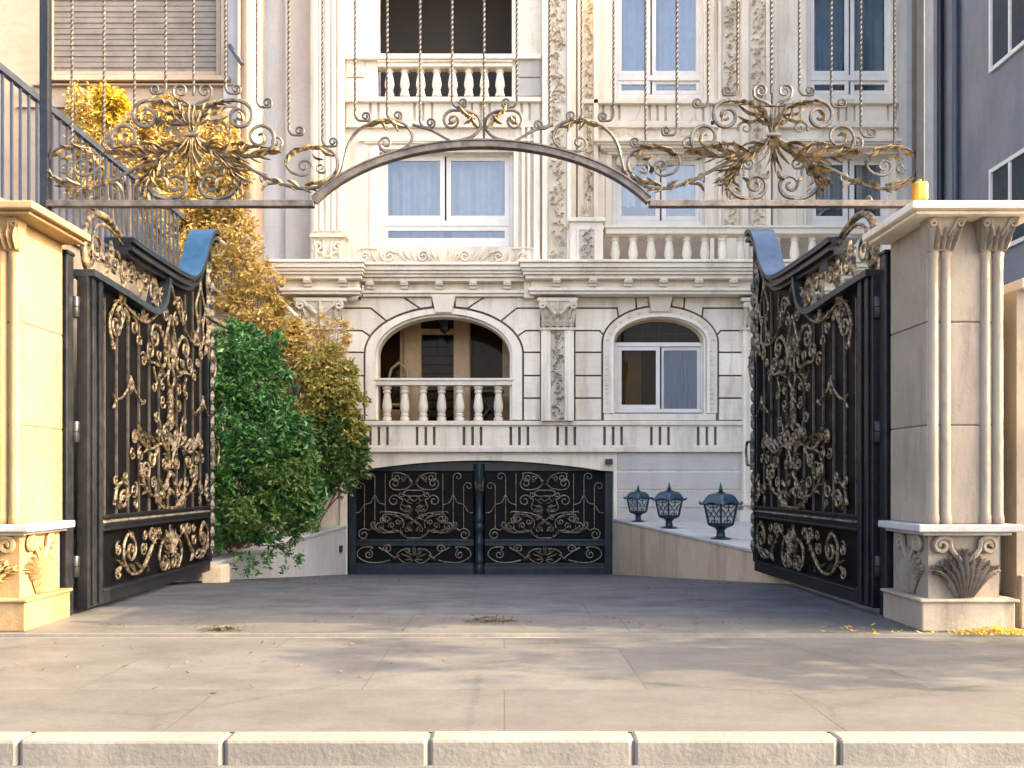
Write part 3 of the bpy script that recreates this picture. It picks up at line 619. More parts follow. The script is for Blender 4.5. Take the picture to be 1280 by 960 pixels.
# balusters
def baluster_mesh(h, r):
    b = MB()
    prof = [(.92, 0), (.92, .09), (.62, .11), (.80, .15), (.80, .19), (.60, .21), (.72, .24), (.95, .36), (.90, .48), (.66, .70), (.58, .76), (.80, .79), (.80, .83), (.60, .86), (.92, .90), (.92, 1.0)]
    b.lathe([(r*a, h*z) for a, z in prof], 0, 0, 12)
    return b
def balustrade(x0, x1, yr0, yr1, yb1, D, cents, rail_d=.16, base=True):
    root = None
    b = MB(); fbox(b, x0, x1, yr0, yr1, D-rail_d, D+rail_d)
    if yr1-yr0 > 6: fbox(b, x0-.8, x1+.8, yr0, yr0+3, D-rail_d-.04, D+rail_d)
    rail = b.build('balustrade_rail', M['stone_trim'], villa, bevel=.012)
    h = fz(yr1, D)-fz(yb1, D); src = None
    for c in cents:
        if src is None:
            bb = baluster_mesh(h, .118); bb.v = [(v[0]+fx(c, D), v[1]+D, v[2]+fz(yb1, D)) for v in bb.v]
            src = bb.build('baluster', M['stone_trim'], rail, smooth=True); c0 = c
        else:
            o = src.copy(); C.objects.link(o); o.parent = rail; o.location = (fx(c, D)-fx(c0, D), 0, 0)
    return rail
balustrade(468, 642, 472.5, 481.5, 526, W0+.08, [484, 506, 529, 552, 574.5, 598, 623])
# loggia: floor, ceiling, sides and back wall with timber-framed door
LB = W0+1.5
b = MB(); b.box(fx(455), fx(655), W0+.4, LB, fz(528)-.1, fz(526.5)); b.box(fx(455), fx(655), W0+.4, LB, fz(378), fz(374)); b.box(fx(445), fx(456), W0+.4, LB, fz(526), fz(374)); b.box(fx(654), fx(664), W0+.4, LB, fz(526), fz(374))
b.build('loggia_lining', M['loggia'], villa)
b = MB()
holes = [PX(512, 524, 405, 522, LB), PX(470, 494, 410, 520, LB)]
wall_holes(b, fx(440, LB), fx(680, LB), fz(530, LB), fz(370, LB), [PX(527, 567, 418, 530, LB), PX(522, 570, 398, 411, LB), PX(588, 628, 385, 530, LB), PX(468, 500, 395, 512, LB)], LB, LB+.2)
b.build('loggia_back_wall', M['beige_frame'], villa)
b = MB(); fbox(b, 505, 526, 395, 530, LB-.08, LB); fbox(b, 567, 587, 395, 530, LB-.08, LB); fbox(b, 526, 567, 411, 418, LB-.06, LB); d = b.build('door_frame', M['beige_frame'], villa, bevel=.01)
b = MB(); fbox(b, 468, 630, 380, 530, LB+.1, LB+.11); b.build('loggia_pane', M['glass_dark'], villa)
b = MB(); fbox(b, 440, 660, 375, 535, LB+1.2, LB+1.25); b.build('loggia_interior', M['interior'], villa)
b = MB()
for i in range(9): fbox(b, 527, 567, 424+i*11, 424+i*11+9, LB+.14, LB+.16)
b.build('door_blind', M['blind'], villa)
b = MB(); fbox(b, 586, 640, 380, 535, LB+.22, LB+.24); b.build('side_blind', M['warm_blind'], villa)
b = MB(); fbox(b, 455, 505, 380, 535, LB+.22, LB+.24); b.build('side_blind', M['warm_blind'], villa)

# window builder
def window(x0, x1, y0, y1, D, mull, trans, fr=4.5, sash=4.0, curtain='curtain', glass='glass', cur_y=None, gap=.5):
    b = MB(); fbox(b, x0, x0+fr, y0, y1, D, D+.12); fbox(b, x1-fr, x1, y0, y1, D, D+.12); fbox(b, x0+fr, x1-fr, y0, y0+fr, D, D+.12); fbox(b, x0+fr, x1-fr, y1-fr, y1, D, D+.12)
    ys = [y0+fr]+list(trans)+[y1-fr]
    for t in trans: fbox(b, x0+fr, x1-fr, t-fr*.7, t+fr*.7, D+.01, D+.11)
    wn = b.build('window', M['white_frame'], villa, bevel=.008)
    for i in range(len(ys)-1):
        a, c = ys[i]+(fr*.7 if i else 0), ys[i+1]-(fr*.7 if i < len(ys)-2 else 0)
        xs = [x0+fr]+[q for q, rows in mull if i in rows]+[x1-fr]
        for j in range(len(xs)-1):
            p, q = xs[j], xs[j+1]
            if j: p += 1.0
            if j < len(xs)-2: q -= 1.0
            b = MB(); d = D+.03+(.03 if j % 2 else 0)
            fbox(b, p, p+sash, a, c, d, d+.06); fbox(b, q-sash, q, a, c, d, d+.06); fbox(b, p+sash, q-sash, a, a+sash, d, d+.06); fbox(b, p+sash, q-sash, c-sash, c, d, d+.06)
            b.build('sash', M['white_frame'], wn, bevel=.006)
            b = MB(); fbox(b, p+sash, q-sash, a+sash, c-sash, d+.03, d+.036); b.build('pane', M[glass], wn)
    if curtain:
        b = MB(); n = 110; X0, X1 = fx(x0+1, D), fx(x1-1, D); Z0, Z1 = fz(cur_y or (y1-1), D), fz(y0+1, D); vs_ = []; ph = x0*.37
        for i in range(n+1):
            t = i/n; yv = D+.36+.07*math.sin(t*62+ph+2.2*math.sin(t*7+ph))+.05*math.sin(t*23+ph); vs_ += [(X0+(X1-X0)*t, yv, Z0), (X0+(X1-X0)*t, yv, Z1)]
        b.add(vs_, [(2*i, 2*i+2, 2*i+3, 2*i+1) for i in range(n) if not gap-.03 < i/n < gap+.03]); b.build('curtain', M[curtain], wn, smooth=True)
    b = MB(); fbox(b, x0-1, x1+1, y0-1, y1+1, D+1.4, D+1.45); b.build('room_back', M['interior'], wn)
    return wn

# arched ground-floor window: rectangular casement plus fanlight
wn = window(767, 881, 428, 516, W0+.16, [(826, (0,))], [], fr=5, sash=5, curtain=None, glass='glass_dark')
b = MB(); fbox(b, 830, 871, 438, 512, W0+.17, W0+.18); b.build('insect_screen', M['screen'], wn)
b = MB(); n = 40
for i in range(13):
    x = 777+i*1.9; fbox(b, x, x+1.5, 436, 512, W0+.5+.03*(i % 2), W0+.52+.03*(i % 2))
b.build('curtain', M['loggia'], wn)
b = MB(); arc = [(767, 428)]+arch_pts(824, 57, 428, 397)+[(881, 428)]; inn = arch_pts(824, 53, 427, 400.5)
vs_ = []; A = arch_pts(824, 57.5, 428, 396.5); I = arch_pts(824, 53, 427.5, 400.5)
for i in range(25):
    for p, d in ((I[i], W0+.16), (A[i], W0+.16), (A[i], W0+.26), (I[i], W0+.26)): vs_.append((fx(p[0]), d, fz(p[1])))
b.add(vs_, [(4*i+j, 4*i+(j+1) % 4, 4*i+4+(j+1) % 4, 4*i+4+j) for i in range(24) for j in range(4)]); b.build('fanlight_frame', M['beige_frame'], wn)
b = MB(); b.prism([(fx(a), fz(c)) for a, c in I], W0+.20, W0+.206); b.build('fanlight_pane', M['glass_dark'], wn)
b = MB()
for x in (803, 824, 845): fbox(b, x-.6, x+.6, 402, 428, W0+.22, W0+.24)
fbox(b, 775, 873, 417, 418.2, W0+.222, W0+.242); b.build('fanlight_bars', M['blind'], wn)
b = MB(); fbox(b, 755, 895, 385, 434, W0+.62, W0+.64); b.build('fanlight_blind', M['brown_blind'], wn)
b = MB(); fbox(b, 800, 895, 420, 525, W0+.66, W0+.68); b.build('room_wall', M['brown_blind'], wn)
b = MB(); fbox(b, 755, 895, 517, 525.5, W0-.09, W0+.2); b.build('window_sill', M['stone_trim'], villa, bevel=.01)

# ---- upper left bay
U0 = 22.1
TOP = -170
b = MB()
wall_holes(b, fx(388, U0), fx(712, U0), fz(336, U0), fz(TOP, U0), [PX(474, 642, 190, 308.5, U0), PX(472, 640, -70, 121, U0)], U0, U0+.45)
b.build('upper_wall', M['stone'], villa)
window(474, 642, 190, 308.5, U0+.16, [(557, (0,))], [279], fr=5, sash=6)
balustrade(472, 640, 74, 83, 121, U0+.12, [487, 506, 526, 546, 566, 586, 605.5, 625])
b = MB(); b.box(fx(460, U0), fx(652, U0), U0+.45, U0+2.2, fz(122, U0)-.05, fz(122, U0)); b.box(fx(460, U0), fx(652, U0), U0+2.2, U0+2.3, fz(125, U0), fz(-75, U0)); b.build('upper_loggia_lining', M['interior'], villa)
b = MB()
fbox(b, 432, 676, 121, 126.5, U0-.16, U0); fbox(b, 432, 676, 156, 158.5, U0-.10, U0); fbox(b, 448, 668, 173.5, 176, U0-.09, U0); fbox(b, 456, 660, 176, 179, U0-.06, U0); fbox(b, 466, 650, 182, 186, U0-.05, U0)
fbox(b, 462, 474, 186, 312, U0-.05, U0); fbox(b, 642, 648, 186, 312, U0-.05, U0); fbox(b, 432, 676, 67, 73, U0-.12, U0)
b.build('window_moulding', M['stone_trim'], villa, bevel=.01)
b = MB(); sl = [463, 473, 518, 529, 540, 590, 601, 612, 652, 662]
xs = [433]+[q for s_ in sl for q in (s_-1.5, s_+1.5)]+[675]
for i in range(0, len(xs), 2): fbox(b, xs[i], xs[i+1], 126.5, 151, U0-.07, U0)
fbox(b, 433, 675, 151, 156, U0-.07, U0); b.build('frieze_band', M['stone'], villa, bevel=.005)
# grooved side blocks beside the upper balustrade
for x0, x1 in ((433, 455), (648, 676)):
    b = MB()
    for y0 in (74, 97.5): fbox(b, x0, x1, y0+.8, y0+22, U0-.05, U0+.01)
    b.build('side_block', M['stone_base'], villa, bevel=.006)
# vertical mouldings right of the window
b = MB()
for x0, x1, d in ((652, 656, .10), (659, 663, .08), (667, 675, .13), (678, 684, .24), (709, 714, .24)): fbox(b, x0, x1, 158 if x1 < 676 else TOP, 333, U0-d, U0)
b.build('pilaster_moulding', M['stone_trim'], villa, bevel=.012)
b = MB(); fbox(b, 684, 709, TOP, 333, U0-.16, U0); b.build('pilaster', M['stone'], villa)
carved_strip(686, 707.5, 0, 332, U0-.16, 21).build('carved_panel', M['stone_carved'], villa)
# fluted upper-left pilaster with carved foot
b = MB(); fbox(b, 390, 430, TOP, 292, U0-.16, U0+.2)
for x in (392, 399.5, 407, 414.5, 422): fbox(b, x, x+4.6, TOP, 289, U0-.225, U0-.16)
p = b.build('pilaster', M['stone_trim'], villa, bevel=.012)
b = MB(); fbox(b, 387, 433, 292, 296, U0-.34, U0+.1); fbox(b, 389, 431, 296, 331, U0-.26, U0+.1); fbox(b, 386, 434, 327, 333.5, U0-.36, U0+.1)
m = fmap(U0-.26)
for k in range(4): b.leaf([(395+k*10, 326), (395+k*10+random.uniform(-2, 2), 312), (395+k*10+(k-1.5)*2, 299)], 9, m, .01, .07, 4)
for s_ in (-1, 1): b.curve([(410, 322), (410+s_*9, 316)]+sp(410+s_*12, 309, 7, 1.5, 60 if s_ > 0 else 120, -s_*1.4, 10), .03, m, .05, 6, k=2)
b.build('pilaster_foot', M['stone_carved'], p, bevel=.008)
# carved relief panel under the window
b = MB(); m = fmap(U0-.07)
fbox(b, 452, 664, 309, 334, U0-.07, U0); b.prism([(fx(a, U0), fz(c, U0)) for a, c in [(452, 309), (444, 314), (441, 322), (444, 330), (452, 334)]], U0-.07, U0); b.prism([(fx(a, U0), fz(c, U0)) for a, c in [(664, 309), (670, 314), (672, 322), (670, 330), (664, 334)]], U0-.07, U0)
b.curve([(640, 311), (664, 311), (671, 322), (664, 332), (640, 332)], .025, m, .02, 6); b.curve([(472, 311), (450, 311), (443, 322), (450, 332), (472, 332)], .025, m, .02, 6)
for s_ in (-1, 1):
    q = lambda x, y: (555+s_*x, y)
    b.curve([q(4, 330), q(16, 318)]+[q(x, y) for x, y in sp(26, 321, 8, 2, 200, 1.4, 10)], .026, m, .03, 6, k=2)
    b.curve([q(30, 329), q(46, 326), q(58, 316)]+[q(x, y) for x, y in sp(68, 321, 8, 2, 220, 1.4, 10)], .026, m, .03, 6, k=2)
    b.curve([q(66, 330), q(84, 327), q(94, 318)]+[q(x, y) for x, y in sp(99, 322, 6, 1.5, 240, 1.3, 10)], .022, m, .03, 6, k=2)
    for x0, y0, x1, y1 in ((3, 330, 6, 312), (5, 330, 16, 313), (8, 330, 24, 314), (34, 328, 40, 313), (38, 328, 50, 313), (44, 328, 60, 331), (30, 329, 20, 331), (72, 329, 80, 314), (78, 329, 92, 331), (84, 327, 90, 314), (52, 322, 56, 312), (60, 326, 66, 331)):
        b.leaf([q(x0, y0), q((x0+x1)/2+2, (y0+y1)/2), q(x1, y1)], 7, m, .01, .06, 3)
b.build('relief_panel', M['stone_carved'], villa)

# ---- recessed side wall, left of the bay
b = MB(); b.box(fx(312, 22.75), fx(360, 22.75), 22.75, 23.2, fz(600, 23), fz(TOP, 23)); b.build('recessed_wall', M['pale_marble'], villa); b = MB(); b.box(fx(357, 22.5), fx(392, 22.5), 22.5, 23.0, fz(600, 22.5), fz(TOP, 22.5)); b.build('recessed_wall', M['stone_grey'], villa)
b = MB(); b.box(fx(345, 22.4), fx(392, 22.4), 22.05, 23.6, fz(340), fz(335.5)); b.build('cornice_top', M['stone_trim'], villa)

# ---- upper right, recessed behind the balcony
V0 = 23.3
b = MB()
wins = [(765, 881, 194, 282), (1008, 1113, 194, 282), (767, 880, -20, 123), (1008, 1116, -20, 123)]
wall_holes(b, fx(700, V0), fx(1140, V0), fz(338, V0), fz(TOP, V0), [PX(*w_, V0) for w_ in wins], V0, V0+.45)
b.build('balcony_wall', M['stone'], villa)
window(*wins[0], V0+.14, [(826, (0,))], [], fr=6, sash=6, cur_y=254, gap=.3); window(*wins[1], V0+.14, [(1061, (0,))], [], fr=6, sash=6, cur_y=256, gap=.62)  # curtains stop short so the dark pane foot imitates a reflection
window(*wins[2], V0+.14, [(814, (0, 1))], [97], fr=5, sash=5, curtain='curtain_blue'); window(*wins[3], V0+.14, [(1062, (0, 1))], [97], fr=5, sash=5, curtain='curtain_blue')
b = MB()
for x0, x1 in ((728, 928), (975, 1138)):
    fbox(b, x0, x1, 123.5, 129, V0-.2, V0); fbox(b, x0, x1, 156.5, 159, V0-.12, V0)
for c in (823, 1062):
    for i, (y0, y1, e, d) in enumerate(((173, 176.5, 80, .40), (176.5, 180, 77, .34), (180, 185, 72, .27), (185, 188, 69, .20), (188, 192, 64, .13))): fbox(b, c-e*(1 if c < 1000 else .95), c+e*(.95 if c < 1000 else .96), y0, y1, V0-d, V0)
    fbox(b, c-66, c-58, 192, 285, V0-.06, V0); fbox(b, c+58, c+66, 192, 285, V0-.06, V0)
b.build('window_moulding', M['stone_trim'], villa, bevel=.01)
b = MB()
for x0, x1, sl in ((728, 928, [754, 764, 774, 812, 822, 832, 869, 879, 889]), (975, 1138, [990, 1000, 1048, 1058, 1068, 1110, 1120])):
    xs = [x0]+[q for s_ in sl for q in (s_-1.5, s_+1.5)]+[x1]
    for i in range(0, len(xs), 2): fbox(b, xs[i], xs[i+1], 129, 151, V0-.08, V0)
    fbox(b, x0, x1, 151, 156.5, V0-.08, V0)
b.build('frieze_band', M['stone'], villa, bevel=.005)
carved_strip(745, 925, 160, 171, V0, 11).build('relief_strip', M['stone_carved'], villa)
b = MB(); fbox(b, 748, 925, 292, 336, V0-.03, V0); fbox(b, 975, 1120, 292, 336, V0-.03, V0); b.build('balcony_shade_panel', M['balcony_shade'], villa)  # added panels, browned to imitate shade behind the balusters
# pilasters between and beside the right windows
b = MB()
for x0, x1, d in ((712, 720, .3), (722, 729, .22), (742, 748, .2), (928, 936, .32), (958, 964, .32), (966, 972, .2), (898, 902, .1), (925, 928, .1), (888, 893, .08)): fbox(b, x0, x1, TOP, 336, V0-d, V0)
b.build('pilaster_moulding', M['stone_trim'], villa, bevel=.012)
b = MB(); fbox(b, 729, 742, TOP, 336, V0-.12, V0); fbox(b, 936, 958, TOP, 336, V0-.22, V0); fbox(b, 902, 925, TOP, 336, V0-.05, V0); b.build('pilaster', M['stone'], villa)
carved_strip(730.5, 741, 0, 258, V0-.12, 13).build('carved_panel', M['stone_carved'], villa)
carved_strip(938, 956.5, 0, 336, V0-.22, 19).build('carved_panel', M['stone_carved'], villa)
carved_strip(903.5, 924, 0, 120, V0-.05, 19).build('carved_panel', M['stone_carved'], villa)
carved_strip(903.5, 924, 200, 282, V0-.05, 19).build('carved_panel', M['stone_carved'], villa)
# balcony balustrade with carved end post
BD = W0-.42
b = MB(); fbox(b, 713, 754, 276, 337, BD-.28, BD+.28); fbox(b, 710, 757, 271.5, 276.5, BD-.34, BD+.34); p = b.build('balcony_post', M['stone_trim'], villa, bevel=.012)
fr = MB(); fbox(fr, 721, 724, 284, 327, BD-.31, BD-.28); fbox(fr, 743, 746, 284, 327, BD-.31, BD-.28); fbox(fr, 724, 743, 284, 287, BD-.31, BD-.28); fbox(fr, 724, 743, 324, 327, BD-.31, BD-.28); fr.build('panel_frame', M['stone_trim'], p)
carved_strip(725, 742, 288, 323, BD-.285, 17).build('carved_panel', M['stone_carved'], p)
b = MB(); m = fmap(BD)
for k in range(7): a = R(-90+(k-3)*22); b.leaf([(733, 271), (733+7*math.cos(a), 271+9*math.sin(a)), (733+10*math.cos(a), 271+21*math.sin(a))], 6, m, .0, .08, 3)
b.tube([m(733, 271.5, 0), m(733, 252, 0)], .09, 10, (1, .5)); b.build('finial', M['stone_carved'], p)
balustrade(757, 1111, 281.5, 292, 334, BD, [769+22.4*i for i in range(16)], rail_d=.2)
b = MB(); b.box(fx(1100, BD), fx(1112, BD), BD-.2, V0, fz(334), fz(281.5, BD)); b.build('balcony_post', M['stone_trim'], villa, bevel=.012)
# flank of the right wing and drainpipe
b = MB(); b.box(fx(1138, V0), fx(1144, V0), V0-.05, V0+3, fz(720, V0), fz(TOP, V0)); b.build('corner_pier', M['stone_grey'], villa)
b = MB(); x = fx(1147, V0); b.tube([(x, V0-.1, fz(300, V0)), (x, V0-.1, fz(TOP, V0))], .06, 10)
for y in (120, 178, 240): b.tube([(x, V0-.1, fz(y, V0)), (x, V0-.1, fz(y-5, V0))], .08, 10)
b.build('drainpipe', M['black'], villa, smooth=True)
# flat roof closing the top
b = MB(); b.box(fx(318, 23.6), fx(1144, V0), 22.3, 32, fz(TOP, 23), fz(TOP, 23)+.3); b.box(fx(700, V0), fx(708, V0), U0, V0+.2, fz(336, V0), fz(TOP, U0)); b.build('roof', M['stone'], villa)

# ------------------------------------------------------------------ garage gate (part of the villa)
GD = W0+.28
b = MB()
fbox(b, 434, 445, 577, 719, GD-.06, GD+.08); fbox(b, 756, 767, 577, 719, GD-.06, GD+.08); fbox(b, 445, 756, 577, 589, GD-.03, GD+.08); fbox(b, 445, 756, 709, 719, GD-.06, GD+.08)
gg = b.build('garage_gate', M['blueblack'], villa, bevel=.01)
b = MB(); fbox(b, 445, 592, 589, 709, GD+.03, GD+.05); b.build('gate_panel', M['sheet'], gg)
b = MB(); fbox(b, 606, 756, 589, 709, GD+.03, GD+.05); b.build('gate_panel', M['sheet'], gg)
for a, c in ((445, 592), (606, 756)):
    b = MB(); fbox(b, a, c, 674, 677, GD-.06, GD+.03); fbox(b, a, c, 677, 680, GD-.03, GD+.03); fbox(b, a, c, 680, 682.5, GD-.05, GD+.03); fbox(b, a, c, 704, 709, GD-.04, GD+.03); b.build('gate_rail', M['blueblack'], gg, bevel=.006)
b = MB(); x = fx(599, GD); z = lambda y: fz(y, GD)
b.lathe([(r*.0186, z(y)) for r, y in ((6, 719), (7, 714), (6, 706), (5.5, 703), (6.5, 701), (5.2, 698), (5.2, 684), (6.2, 680), (6.2, 676), (5, 672), (5, 664), (6.3, 661), (6.3, 656), (5, 654), (6.2, 651), (6.2, 646), (4.8, 642), (4.8, 620), (6, 617), (5, 612), (6.5, 600), (7, 590), (7, 580))], x, GD-.06, 12)
gp = b.build('gate_post', M['blueblack'], gg, smooth=True)
b = MB(); m = fmap(GD-.18)
for k in range(3): b.leaf([(595+k*4, 615), (595+k*4, 608), (595+k*4+(k-1)*2, 598)], 5, m, 0, .05, 3)
b.build('gate_post_leaves', M['bronze'], gp)
m = fmap(GD-.05)
for cx in (517.5, 681):
    b = MB()
    for s_ in (-1, 1):
        q = lambda x, y: (cx+s_*x, y); S = lambda *a: [q(x, y) for x, y in sp(*a, k=12)]
        th = .0135
        b.curve([q(2, 604), q(8, 610), q(16, 612)]+S(24, 604, 8, 2, 90, -1.3), th, m, 0, 5, k=3)
        b.curve([q(2, 602), q(10, 594), q(20, 591), q(28, 592)]+S(22, 597, 6, 1.5, -40, 1.2), th, m, 0, 5, k=3)
        b.curve([q(0, 620), q(9, 620), q(13, 616), q(8, 613), q(0, 613)], th, m, 0, 5)
        b.curve([q(13, 640), q(17, 634), q(14, 625)]+S(25, 626, 8, 2, 200, 1.3), th, m, 0, 5, k=3)
        b.curve([q(-4, 656), q(4, 648), q(16, 642), q(30, 640), q(42, 639.5)], th, m, 0, 5)
        b.curve([q(14, 660), q(13, 652), q(18, 646), q(27, 643)]+S(34, 648, 6, 1.5, -60, 1.2), th, m, 0, 5, k=3)
        b.curve([q(0, 672.5), q(9, 672), q(16, 667), q(20, 663), q(34, 665)]+S(42, 658, 7, 1.5, 90, -1.4), th, m, 0, 5, k=3)
        b.curve([q(20, 665), q(40, 666), q(52, 661)]+S(63, 668, 8, 2, 220, 1.4), th, m, 0, 5, k=3)
        for x0, y0, x1, y1 in ((1, 606, 6, 597), (6, 594, 14, 601), (2, 630, 13, 622), (3, 634, 16, 630), (4, 640, 16, 637), (2, 636, 6, 645), (0, 650, 10, 658), (28, 648, 36, 655), (32, 650, 42, 655), (34, 664, 44, 655), (40, 664, 50, 656), (46, 662, 55, 656), (2, 664, 9, 658), (0, 627, 8, 618), (3, 646, 12, 650), (4, 622, 10, 627)):
            b.leaf([q(x0, y0), q((x0+x1)/2+1, (y0+y1)/2+1), q(x1, y1)], 2.8, m, .005, .05, 4)
        for (ax_, ay_, rr_, a0_, t_) in ((8, 634, 5, 20, 1.3), (20, 652, 4, 200, -1.3), (10, 645, 4, 90, 1.2), (28, 657, 4.5, 40, -1.3), (8, 662, 5, 150, 1.2), (14, 598, 4, 60, 1.2), (16, 618, 4, 200, -1.2), (40, 650, 4, 120, 1.2), (52, 655, 4, 30, 1.2)): b.curve(S(ax_, ay_, rr_, 1, a0_, t_), .011, m, 0, 5, k=2)
        for pth, sd in ((cr([(4, 648), (16, 642), (30, 640), (42, 639.5)], 6), 1), (cr([(9, 672), (16, 667), (20, 663), (34, 665)], 6), -1), (cr([(20, 665), (40, 666), (52, 661)], 6), -1), (cr([(13, 652), (18, 646), (27, 643)], 6), 1)):
            for tri in fringe(pth, 5, 5, sd): b.leaf([q(*p_) for p_ in tri], 1.8, m, .005, .03, 3)
        # lower panel
        b.curve([q(22, 699), q(34, 690), q(44, 684)]+S(33, 686, 6, 1.5, 20, -1.3), th, m, 0, 5, k=3)
        b.curve([q(40, 703), q(30, 700), q(44, 703), q(60, 702), q(71, 694), q(66, 685), q(52, 684)]+S(57, 693, 6, 1.5, 250, -1.3), th, m, 0, 5, k=4)
        b.curve([q(1, 700), q(8, 704), q(17, 700), q(21, 693), q(14, 687), q(4, 686)], th, m, 0, 5)
        for x0, y0, x1, y1 in ((0, 695, 1, 682), (2, 694, 12, 688), (3, 697, 16, 692), (2, 699, 12, 700), (18, 694, 27, 700), (5, 690, 8, 684)):
            b.leaf([q(x0, y0), q((x0+x1)/2+.7, (y0+y1)/2), q(x1, y1)], 3.2, m, .005, .05, 4)
    b.build('scrollwork', M['bronze_pale'], gg, smooth=True)
    bars = []
    for dx in (-62, -49, -36, 36, 49, 62):
        b = MB(); y0 = 592 if abs(dx) < 55 else 604; y1 = 652 if abs(dx) < 40 else 660
        s_ = 1 if dx > 0 else -1
        pts = [(cx+dx, y1), (cx+dx, y0+10), (cx+dx, y0+4)]+sp(cx+dx+s_*6, y0+4, 6, 1.2, 180 if s_ > 0 else 0, s_*1.1, 10) if abs(dx) > 40 else [(cx+dx, y1), (cx+dx, y0)]
        b.curve(pts, .011, m, -.01, 5, k=2); b.build('gate_bar', M['bronze_pale'], gg)
    b = MB()
    for s_ in (-1, 1): b.curve([(cx+s_*36, 631), (cx+s_*44, 628), (cx+s_*49, 619), (cx+s_*54, 628), (cx+s_*62, 631), (cx+s_*68, 640), (cx+s_*74, 641)], .011, m, 0, 5)
    b.build('gate_garland', M['bronze_pale'], gg)

# ------------------------------------------------------------------ neighbouring buildings
ND = 21.7
nb = thing('neighbour_house', 'pinkish stone house left of the villa with a dark shuttered window and golden corner pier', 'house', (fx(150, ND), ND, 0))
b = MB(); wall_holes(b, -40, fx(299, ND), -.5, fz(TOP, ND), [PX(60, 276, -40, 94, ND), PX(-300, -60, -40, 94, ND), PX(60, 250, 330, 480, ND)], ND, ND+.4); b.build('wall', M['stone_pink'], nb)
b = MB(); b.box(-40, -6.0, ND+1.5, 34, -.5, fz(TOP, ND)); b.build('rear_block', M['interior'], nb)
for x0, x1, y0, y1 in ((60, 276, -40, 94), (-300, -60, -40, 94), (60, 250, 330, 480)):
    b = MB(); fbox(b, x0, x0+6, y0, y1, ND+.1, ND+.2); fbox(b, x1-6, x1, y0, y1, ND+.1, ND+.2); fbox(b, x0+6, x1-6, y1-5, y1, ND+.1, ND+.2); fbox(b, x0+6, x1-6, y0, y0+5, ND+.1, ND+.2)
    wn = b.build('window', M['stone_pink'], nb, bevel=.01)
    b = MB()
    for i in range(int((y1-y0)/7)): fbox(b, x0+6, x1-6, y0+6+i*7, y0+6+i*7+6.2, ND+.14+.02*(i % 2), ND+.2)
    b.build('shutter', M['blind'], wn)
b = MB(); fbox(b, 52, 286, 94, 100, ND-.18, ND); fbox(b, 40, 290, 104, 106.5, ND-.1, ND); fbox(b, 20, 296, 131, 134, ND-.08, ND); fbox(b, 276, 284, TOP, 94, ND-.08, ND); b.build('sill', M['stone_pink'], nb, bevel=.01)
b = MB(); fbox(b, 299, 322, TOP, 640, ND-.1, ND+.5); x_ = fx(310.5, ND-.2); b.lathe([(.20, fz(640, ND)), (.20, fz(TOP, ND))], x_, ND-.15, 20); b.lathe([(.05, fz(640, ND)), (.05, fz(TOP, ND))], x_-.19, ND-.3, 10); b.build('corner_pier', M['stone_pink'], nb, bevel=.012)
b = MB(); fbox(b, 279, 298, TOP, 560, ND-.05, ND+.02); b.build('shutter_strip', M['stone_grey'], nb)
b = MB(); fbox(b, 150, 300, 149, 155, ND-.25, ND-.12); b.build('pipe', M['steel_blue'], nb); b = MB(); b.tube([(fx(290, ND), ND-.2, fz(62, ND)), (fx(312, ND), ND-.62, fz(95, ND))], .05, 6); b.build('bracket_arm', M['steel_blue'], nb); b = MB(); b.tube([(fx(296, ND), ND-.3, fz(272, ND)), (fx(315, ND), ND-.62, fz(291, ND))], .05, 6); b.build('pipe', M['steel_blue'], nb)

nr = thing('neighbour_building', 'tall grey rendered building standing on the right behind the gate pillar', 'building', (9.6, 9.3, 0))
NX, NY = 9.6, 9.35
b = MB(); b.box(NX, 30, NY, 34, -.2, 16.2); b.build('wall', M['neighbour'], nr)
b = MB(); b.box(NX-.25, 30, NY-.25, 34, 16.2, 16.5); b.build('roof_slab', M['stone_grey'], nr)
for k, y in enumerate((11.0, 14.2, 17.4)):
    for z0 in (2.2, 5.8, 9.4):
        b = MB(); b.box(NX-.06, NX-.005, y, y+1.5, z0, z0+.08); b.box(NX-.06, NX-.005, y, y+1.5, z0+1.62, z0+1.7); b.box(NX-.06, NX-.005, y, y+.08, z0+.08, z0+1.62); b.box(NX-.06, NX-.005, y+1.42, y+1.5, z0+.08, z0+1.62); b.box(NX-.05, NX-.004, y+.71, y+.79, z0+.08, z0+1.62)
        wn = b.build('window', M['white_frame'], nr); b = MB(); b.box(NX-.02, NX-.008, y+.08, y+1.42, z0+.08, z0+1.62); b.build('pane', M['blueblack'], wn)
for y in (20.2, 20.9): 
    b = MB(); b.tube([(NX-.1, y, .5), (NX-.1, y, 13)], .07, 10); b.build('pipe', M['steel_blue'] if y < 20.5 else M['black'], nr)
b = MB(); 
for y in (21.2, 22.6): b.box(NX-.12, NX-.004, y, y+.45, .4, 13.1)
b.build('wall_rib', M['stone_grey'], nr)

